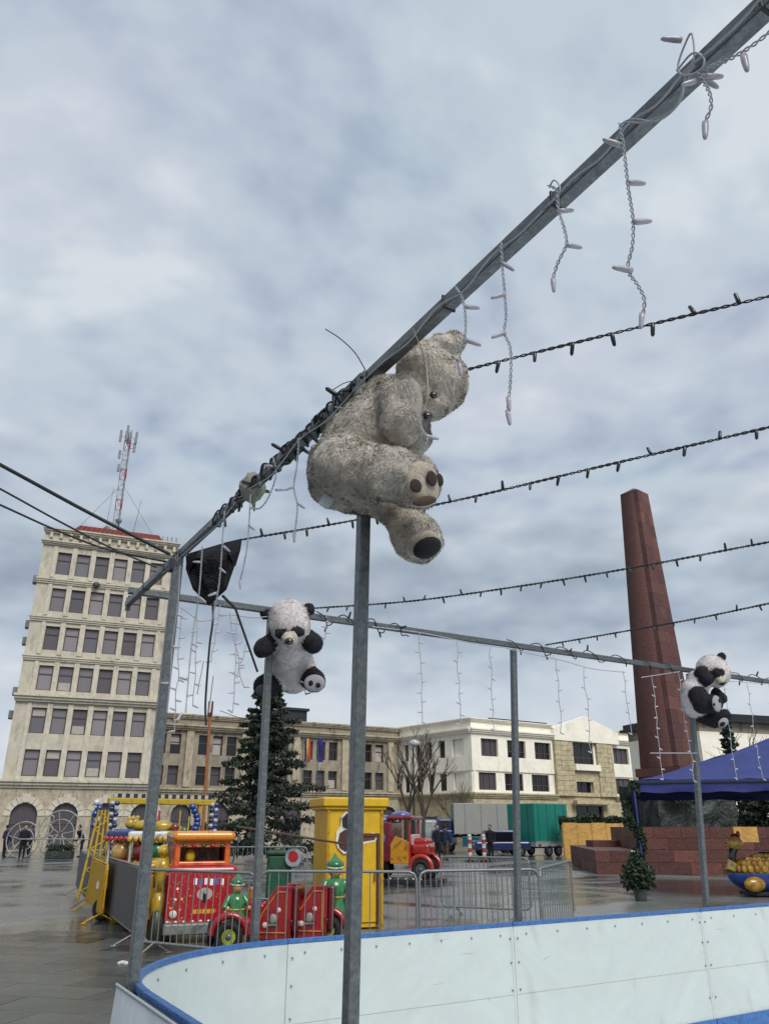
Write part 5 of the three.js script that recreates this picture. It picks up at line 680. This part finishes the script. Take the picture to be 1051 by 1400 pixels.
{ // ---- bright small rides inside the gate
  const car = (label, px, d, turn, c1, c2, c3, s = 1, y = 0) => { const o = thing('mini_ride_car', label, 'ride', gp(px, d, 0), turn); o.scale.setScalar(s); obj('body', [rb(1.0, .36, .62, 0, .5, 0, .14, 3), rb(.5, .26, .56, -.05, .78, 0, .1, 3)], gloss(c1), o); obj('canopy', rb(.8, .12, .66, 0, 1.25, 0, .05), gloss(c2), o); for (const [x, z] of [[-.34, .26], [.34, .26], [-.34, -.26], [.34, -.26]]) obj('post', rod(V3(x, .65, z), V3(x, 1.22, z), .02), paint('#c9c4b8'), o); for (const [x, z] of [[-.3, .3], [.3, .3], [-.3, -.3], [.3, -.3]]) wheel(o, .17, .1, x, .17, z, gloss(c3), 0); obj('nose_ball', sph(.14, .5, .6, .1), gloss(c3), o); obj('animal_head', [sph(.15, -.15, 1.0, .22, 1, 1, .8), sph(.06, -.05, 1.12, .22), sph(.06, -.25, 1.12, .22)], gloss(c3), o); obj('roof_figure', [sph(.12, .1, 1.38, .05, 1.5, .75, 1), sph(.085, -.1, 1.42, .1), sph(.04, -.13, 1.5, .1), sph(.04, -.06, 1.5, .1)], gloss('#b3952c'), o); obj('roof_ball', [sph(.07, .3, 1.36, .12)], gloss(c3), o); obj('flag_pole', rod(V3(.36, 1.3, 0), V3(.36, 1.62, 0), .012), gloss(c1), o); obj('side_stripe', rb(.9, .1, .02, 0, .5, .315, .01), gloss('#c9c4b4'), o); obj('fringe', Array.from({ length: 9 }, (_, k) => sph(.045, -.36 + k * .09, 1.19, .33, 1, 1, .6, 8)), gloss(c1), o); return o; };
  car('red mini ride car with bright blue canopy inside the gate', 190, 18.4, .5, '#a52a24', '#1e4d9c', '#c9b02a', 1.22);
  car('red mini ride car with navy canopy inside the gate', 190, 16.6, -.3, '#b02c24', '#232c66', '#c9a05a', 1.2);
  car('yellow mini ride car with pale canopy close to the red bus', 214, 16.2, .2, '#c79a22', '#c9ccc8', '#7d1d18', 1.2);
  car('green and yellow mini ride car behind the red bus', 232, 18.6, .1, '#c9b42a', '#c2a428', '#2f6a34', 1.15);
  const sg = thing('number_board', 'small red box ride with yellow sides behind the left barrier', 'ride', gp(206, 15), .4); obj('body', rb(.5, .9, .5, 0, .5, 0, .05), gloss('#a8221c'), sg); obj('side_panel', rb(.3, .7, .04, .05, .52, .26, .02), gloss('#c99a1f'), sg); obj('top', rb(.56, .1, .56, 0, 1.0, 0, .04), gloss('#c9a52a'), sg);
}
// ================================================================ BARRIERS
const barG = {};
function barrier(label, A, B, { h = 1.08, cover, coverMat, m = M.barrier, bars = 17, group = 'crowd barriers round the rides' } = {}) {
  const W = Math.hypot(B.x - A.x, B.z - A.z), o = thing('crowd_barrier', label, 'barrier', V3(A.x, 0, A.z), Math.atan2(-(B.z - A.z), B.x - A.x), group), r = .1, y0 = .17;
  const P = [[r, h], [W - r, h], [W - r * .3, h - r * .3], [W, h - r], [W, y0 + r], [W - r * .3, y0 + r * .3], [W - r, y0], [r, y0], [r * .3, y0 + r * .3], [0, y0 + r], [0, h - r], [r * .3, h - r * .3]].map(([x, y]) => V3(x, y, 0));
  const path = new THREE.CurvePath(); for (let i = 0; i < P.length; i++) path.add(new THREE.LineCurve3(P[i], P[(i + 1) % P.length])); obj('frame', P.map((p, i) => rod(p, P[(i + 1) % P.length], .019, .019, 8)), m, o);
  const g = barG[h] ??= join(rod(V3(0, y0, 0), V3(0, h, 0), .0075, .0075, 6)); for (let i = 1; i < bars; i++) inst('bar', g, m, o, V3(W * i / bars, 0, 0));
  for (const x of [.3, W - .3]) obj('foot', [rod(V3(x, y0, 0), V3(x, .03, .28), .015), rod(V3(x, y0, 0), V3(x, .03, -.28), .015), rb(.07, .02, .08, x, .02, .28, .006), rb(.07, .02, .08, x, .02, -.28, .006)], m, o);
  if (cover) obj('cover_panel', rb(W - .06, h - y0 - .05, .012, W / 2, (h + y0) / 2, .03, .004), coverMat, o, cover); return o;
}
{
  const T = (px, py, h = 1.08) => onY(px, py, h);
  barrier('steel crowd barrier in front of the red ride bus', T(200, 1188.5), T(351, 1194));
  barrier('steel crowd barrier in front of the ride wagons and booth', T(357, 1191), T(569, 1192));
  barrier('steel crowd barrier right of the yellow booth', T(573, 1191), T(735, 1188.5), { bars: 22 });
  barrier('steel crowd barrier turned away beyond the thin rink post', T(737, 1188), T(779, 1177), { bars: 14 });
  barrier('steel crowd barrier standing further back by the striped posts', T(602, 1171), T(722, 1173), { bars: 20 });
  barrier('steel crowd barrier behind the ride train and spruce', T(295, 1158), T(420, 1158), { bars: 20 });
  const dk = std({ map: mottled('#3c3733', .25, 4, .9, 256), roughness: .6 }), yl = phy({ color: '#b38a06', roughness: .7, specularIntensity: .4 }), pu = std({ color: '#2e2838', roughness: .6 });
  barrier('crowd barrier with dark brown cover panel left of the rides', onY(140, 1256), onY(186, 1298), { cover: 'dark brown cover panel', coverMat: dk, bars: 20 });
  barrier('crowd barrier with bright yellow panel on wet paving', onY(119, 1243), onY(138, 1266), { cover: 'bright yellow panel', coverMat: yl, m: yl, bars: 6, h: 1.0 });
  barrier('crowd barrier with dark violet cover panel beyond the yellow one', onY(104, 1222), onY(118, 1242), { cover: 'dark violet panel', coverMat: pu, bars: 6, h: 1.05 });
}
// ================================================================ VEHICLES, POSTS, PEOPLE
{ // teal trailer
  const o = thing('cargo_trailer', 'teal tarpaulin cargo trailer parked by the plywood hoarding', 'trailer', gp(735, 51), .62); const teal = std({ map: mottled('#0d7265', .12, 5, 1.5, 128), roughness: .5 }); o.position.y = 0;
  obj('tarpaulin_cover', rb(2.9, 2.2, 2.3, 0, 1.85, 0, .06), teal, o); obj('bed', rb(3.0, .24, 2.4, 0, .66, 0, .02), paint('#9ea4a4', .4), o); obj('axle_frame', bx(2.4, .1, 1.2, 0, .5, 0), M.steelDark, o); for (const x of [-1.1, -.37, .37, 1.1]) obj('strap', bx(.05, 2.1, .012, x, 1.84, 1.155), std({ color: '#0b4f48', roughness: .7 }), o); for (const z of [-.6, .6]) obj('strap', bx(.012, 2.1, .05, -1.455, 1.84, z), std({ color: '#0b4f48', roughness: .7 }), o); obj('lashing_rope', [rod(V3(-1.45, .82, 1.16), V3(1.45, .82, 1.16), .015, .015, 5)], M.wireWhite, o); obj('tail_lamp', rb(.22, .1, .03, 1.2, .64, 1.22, .01), paint('#8f1d1a'), o); obj('tail_lamp', rb(.22, .1, .03, -1.2, .64, 1.22, .01), paint('#8f1d1a'), o); for (const x of [-.4, .4]) for (const q of [-1, 1]) wheel(o, .32, .2, x, .32, 1.12 * q, M.galv, 0); obj('drawbar', [rod(V3(1.4, .5, .4), V3(2.8, .45, 0), .05), rod(V3(1.4, .5, -.4), V3(2.8, .45, 0), .05)], M.steelDark, o); obj('jockey_wheel', [rod(V3(2.6, .1, 0), V3(2.6, .7, 0), .03), wheelGeo(.1, .06).translate(2.6, .1, 0)], M.rubber, o); obj('number_plate', rb(.4, .12, .02, 0, .62, 1.22, .005), paint('#cfd0c8'), o);
}
{ // grey box truck
  const o = thing('box_truck', 'grey box truck with blue cab behind the teal trailer', 'truck', gp(655, 57), .02), bl = gloss('#1a2f66'); obj('cargo_box', rb(4.6, 1.95, 2.2, .45, 2.15, 0, .04), std({ map: mottled('#8d8d88', .06, 3, 3, 128), roughness: .55 }), o); for (const x of [-1.1, 0, 1.1, 2.1]) obj('box_seam', bx(.04, 1.8, .015, x, 2.15, 1.103), paint('#77777a', .6), o); obj('cab', [rb(1.35, 1.0, 2.0, -2.6, .95, 0, .12, 3), rb(1.0, .8, 1.85, -2.45, 1.75, 0, .14, 3)], bl, o); obj('side_window', rb(.6, .5, .02, -2.45, 1.78, .93, .02), M.glass, o); obj('windscreen', rb(.03, .55, 1.5, -2.95, 1.75, 0, .01).rotateZ(0), M.glass, o); obj('side_skirt', rb(3.6, .62, .1, .5, .72, 1.0, .03), gloss('#155a66'), o); obj('chassis', bx(4.6, .16, .9, .3, 1.05, 0), M.steelDark, o); for (let k = 0; k < 9; k++) obj('chassis_rib', bx(.08, .14, 2.1, -1.5 + k * .5, 1.09, 0), M.steelDark, o); for (const x of [-2.5, 1.7]) for (const q of [-1, 1]) wheel(o, .4, .24, x, .4, .95 * q, M.galv, 0); obj('head_lamp', rb(.05, .16, .3, -3.28, .8, .65, .02), paint('#d8d8d0', .2), o);
  const c = thing('parked_car', 'dark blue car standing between the truck and the striped posts', 'car', gp(682, 50), .1), bb = gloss('#23305e'); obj('body', [rb(3.4, .55, 1.6, 0, .6, 0, .18, 3), poly([[-1.2, .8], [1.1, .8], [.7, 1.38], [-.8, 1.38]], 1.4, .06).translate(0, 0, -.7)], bb, c); obj('side_window', poly([[-1.0, .86], [.9, .86], [.62, 1.3], [-.7, 1.3]], .02).translate(0, 0, .765), M.glass, c); for (const x of [-1.05, 1.05]) for (const q of [-1, 1]) wheel(c, .31, .2, x, .31, .72 * q, M.galv, 0); obj('head_lamp', sph(.1, -1.68, .66, .5, .5, .8, 1.2), paint('#d8d8d0', .2), c);
  const v = thing('white_van', 'pale van parked behind the red toy truck', 'van', gp(589, 60), .2); obj('body', [rb(2.2, 1.7, 1.8, 0, 1.25, 0, .2, 3), rb(.9, .9, 1.7, 1.3, .85, 0, .2, 3)], paint('#a7acae', .35), v); obj('side_window', rb(.7, .5, .02, .5, 1.55, .91, .02), M.glass, v); for (const x of [-.7, 1.2]) for (const q of [-1, 1]) wheel(v, .33, .2, x, .33, .8 * q, M.galv, 0); 
  const dk = thing('dark_screen', 'dark grey screen wall behind the toy truck roof', 'screen', gp(574, 62), 0); obj('panel', rb(2.4, 2.3, .08, 0, 1.2, 0, .02), paint('#2c3033', .7), dk); obj('post', bx(.1, 2.4, .1, 1.25, 1.2, 0), M.steelDark, dk);
}
for (const [px, lab] of [[641, 'red and white striped post nearest the blue truck cab'], [660, 'red and white striped post beside the person in dark clothes']]) { const o = thing('striped_post', lab, 'bollard', gp(px, 43), 0, 'striped posts on the plaza'); for (let k = 0; k < 6; k++) obj('stripe', new THREE.CylinderGeometry(.1, .1, .198, 12).translate(0, .13 + k * .2, 0), paint(k % 2 ? '#d9d6d2' : '#a53a34', .5), o); obj('foot', lathe([[0, 0], [.3, 0], [.28, .05], [.1, .08], [0, .08]], 14), M.rubber, o); obj('tip', sph(.1, 0, 1.23, 0, 1, .5, 1), paint('#d9d6d2'), o); }
function person(label, pos, turn, top, legs, { h = 1.72, lean = 0, arm = .15, bag, hair = '#1c1715' } = {}) {
  const o = thing('person', label, 'person', pos, turn), s = h / 1.75, S = (x, y, z, r, x2, y2, z2, r2, c, k) => ({ a: V3(x * s, y * s, z * s), ra: r * s, b: V3(x2 * s, y2 * s, z2 * s), rb: r2 * s, c, k }), T = lin(top), L = lin(legs), sk = lin('#a67c66'), hl = lean, f = .13;
  const pr = []; for (const q of [-1, 1]) pr.push(S(.09 * q, .9, 0, .095, .1 * q, .5, .03 * q, .068, L), S(.1 * q, .5, .03 * q, .068, .1 * q, .1, -.02 + .05 * q, .05, L), S(.1 * q, .05, .0 + .05 * q, .045, .11 * q, .04, .14 + .05 * q, .04, lin('#161516')), S(.2 * q, 1.38, hl, .07, .26 * q, 1.1, hl * .6 - .02, .055, T, .03), S(.26 * q, 1.1, hl * .6 - .02, .055, .24 * q, .88, hl * .6 + arm, .042, T, .03), S(.24 * q, .84, hl * .6 + arm + .02, .04, .24 * q, .78, hl * .6 + arm + .05, .03, sk, .02));
  pr.push(S(0, .92, 0, .15, 0, 1.15, hl * .5, .15, T), S(0, 1.15, hl * .5, .15, 0, 1.36, hl, .165, T), S(0, 1.46, hl, .06, 0, 1.55, hl * 1.1, .055, sk, .03), S(0, 1.62, hl * 1.15 + .01, .095, 0, 1.67, hl * 1.15, .1, sk, .02));
  obj('body', blob(pr, .03, .05), M.plush, o); obj('hair', sph(.112 * s, 0, 1.68 * s, (hl * 1.15 - .025) * s, 1, 1.02, 1.05), paint(hair, .9), o); obj('nose', sph(.018, 0, 1.62 * s, (hl * 1.15 + .105) * s), paint('#a67c66', .7), o); if (bag) obj('bag', rb(.3, .34, .14, .3, .72, arm, .05), paint(bag, .7), o); return o;
}
person('person in navy coat walking with back turned by the arches', onY(5, 1172), 2.7, '#23233f', '#131318');
person('person in black coat standing in front of the small white light wheel', onY(29, 1174), .4, '#17171c', '#101012');
person('person in violet jacket close to the one in black', onY(38, 1170), 2.9, '#33305c', '#15151c');
person('person in black leaning forward beside the violet barrier', onY(110, 1172), -1.0, '#141417', '#1a1a20', { lean: .22, arm: .3, bag: '#b9b5ae' });
person('person in dark jacket beside the bonnet of the red toy truck', gp(597, 46), .2, '#16181f', '#121216'); person('person in navy jacket and brown trousers by the truck cab', gp(608, 44), 2.6, '#1b2338', '#4a3a30');
person('person in dark clothes between the striped posts and the car', gp(669, 45.5), -.4, '#14161c', '#16161c');
{ // white wire light decorations in front of the arches
  const white = paint('#a3a39c', .5);
  const wh = (label, px, py, r, d, sp) => { const c = at(px, py, d), o = thing('circle_decoration', label, 'decoration', V3(c.x, 0, -d)); const cy = Math.max(r, c.y); obj('rim', new THREE.TorusGeometry(r, .035, 6, 40).translate(0, cy, 0), white, o); obj('inner_rim', new THREE.TorusGeometry(r * .62, .03, 6, 32).translate(0, cy, 0), white, o); for (let k = 0; k < sp; k++) { const a = k / sp * 6.283 + .2; obj('spoke', rod(V3(Math.cos(a) * r * .1, cy + Math.sin(a) * r * .1, 0), V3(Math.cos(a) * r, cy + Math.sin(a) * r, 0), .022, .022, 5), white, o); } obj('stand', [rod(V3(-r * .6, .03, .5), V3(-.1, cy, 0), .03, .03, 5), rod(V3(r * .6, .03, .5), V3(.1, cy, 0), .03, .03, 5)], white, o); return o; };
  wh('large white wire light wheel in front of the arches', 82, 1144, 1.25, 47, 8); wh('small white wire light wheel behind the people by the arches', 32, 1148, .95, 48, 7);
  const f = at(66, 1135, 46.5), b = thing('light_figure', 'white wire figure decoration beside the large light wheel', 'decoration', V3(f.x, 0, -46.5)); obj('body_hoop', [new THREE.TorusGeometry(.26, .03, 6, 20).translate(0, 1.5, 0), new THREE.TorusGeometry(.2, .03, 6, 20).translate(.05, 2.05, 0), new THREE.TorusGeometry(.34, .03, 6, 20).translate(.1, .85, 0)], white, b); obj('shaft', [rod(V3(-1.6, 1.0, 0), V3(2.4, 1.0, 0), .03), rod(V3(0, 0, 0), V3(.05, 2.2, 0), .03)], white, b); obj('planter', [rb(1.4, .4, .6, .9, .2, .1, .05)], M.bronze, b); obj('evergreen', leafCloud(700, () => [V3(rr(.2, 1.6), .4 + rnd() * .3, rr(-.2, .4))], .1, greens), M.needle, b);
}
{ // rusty pole, flags, litter
  const A = at(285, 1120, 30), o = thing('rusty_pole', 'tall rusty orange pole beside the spruce tree', 'pole', gp(279, 30)); const t = at(288, 968, 30); obj('pole', rod(V3(0, 0, 0), V3(t.x - o.position.x, t.y, 0), .07, .05, 8), std({ map: mottled('#8a5a34', .35, 8, .6, 128), roughness: .8 }), o); obj('cap', rod(V3(t.x - o.position.x, t.y - .3, 0), V3(t.x - o.position.x, t.y + .25, 0), .1, .1, 8), paint('#6a2a22', .7), o); obj('cross_wire', tube([V3(.25, t.y - .1, 0), V3(1.2, t.y - .4, 0), V3(2.6, t.y - .5, 0)], .012, 12, 4), M.steelDark, o);
  const flag = (label, px, cols) => { const d = 66, a = at(px, 1010, d), b = at(px, 1042, d), w = thing('flag', label, 'flag', V3(a.x, 0, -d)); obj('pole', rod(V3(-.3, 0, 0), V3(-.3, a.y + .5, 0), .05, .04, 6), M.galv, w); const hh = (a.y - b.y) / 1; cols.forEach((c, k) => { const g = new THREE.PlaneGeometry(.5 / cols.length, hh, 2, 10), p = g.attributes.position; for (let i = 0; i < p.count; i++) p.setZ(i, .12 * Math.sin(p.getY(i) * 2.2 + p.getX(i) * 5 + k * 1.5)); g.computeVertexNormals(); obj('cloth', g.translate(-.1 + k * .5 / cols.length, (a.y + b.y) / 2, .05), std({ color: c, roughness: .8, side: THREE.DoubleSide }), w); }); };
  flag('tricolour flag hanging from a pole before the stone block', 420, ['#232a5c', '#b08a2e', '#9c2a2a']); flag('plain blue flag hanging from a pole before the stone block', 440, ['#252a66']);
  const lp = thing('street_lamp', 'street lamp with pale globe behind the bare trees', 'lamp', gp(566, 55)); const ly = at(566, 1018, 55).y; obj('pole', rod(V3(0, 0, 0), V3(0, ly, 0), .07, .05, 8), M.steelDark, lp); obj('globe', sph(.3, .1, ly + .1, 0, 1.2, .8, 1), paint('#c3c5c6', .3), lp);
  const q = onY(168, 1318), l = thing('crumpled_paper', 'crumpled white paper on the wet paving by the rink', 'litter', q.setY(.01)); { const g = new THREE.IcosahedronGeometry(.05, 2), p = g.attributes.position; for (let i = 0; i < p.count; i++) { const v = V3().fromBufferAttribute(p, i), k = 1 + .6 * fbm(v.x * 40, v.y * 40, v.z * 40, 2); p.setXYZ(i, v.x * k * 1.4, Math.max(-.01, v.y * k * .6), v.z * k); } g.computeVertexNormals(); obj('paper', g, paint('#c9c4bd', .8), l); }
}
scene.traverse((o) => { if (o.isMesh) { o.castShadow = true; o.receiveShadow = true; } });
renderer.render(scene, camera);
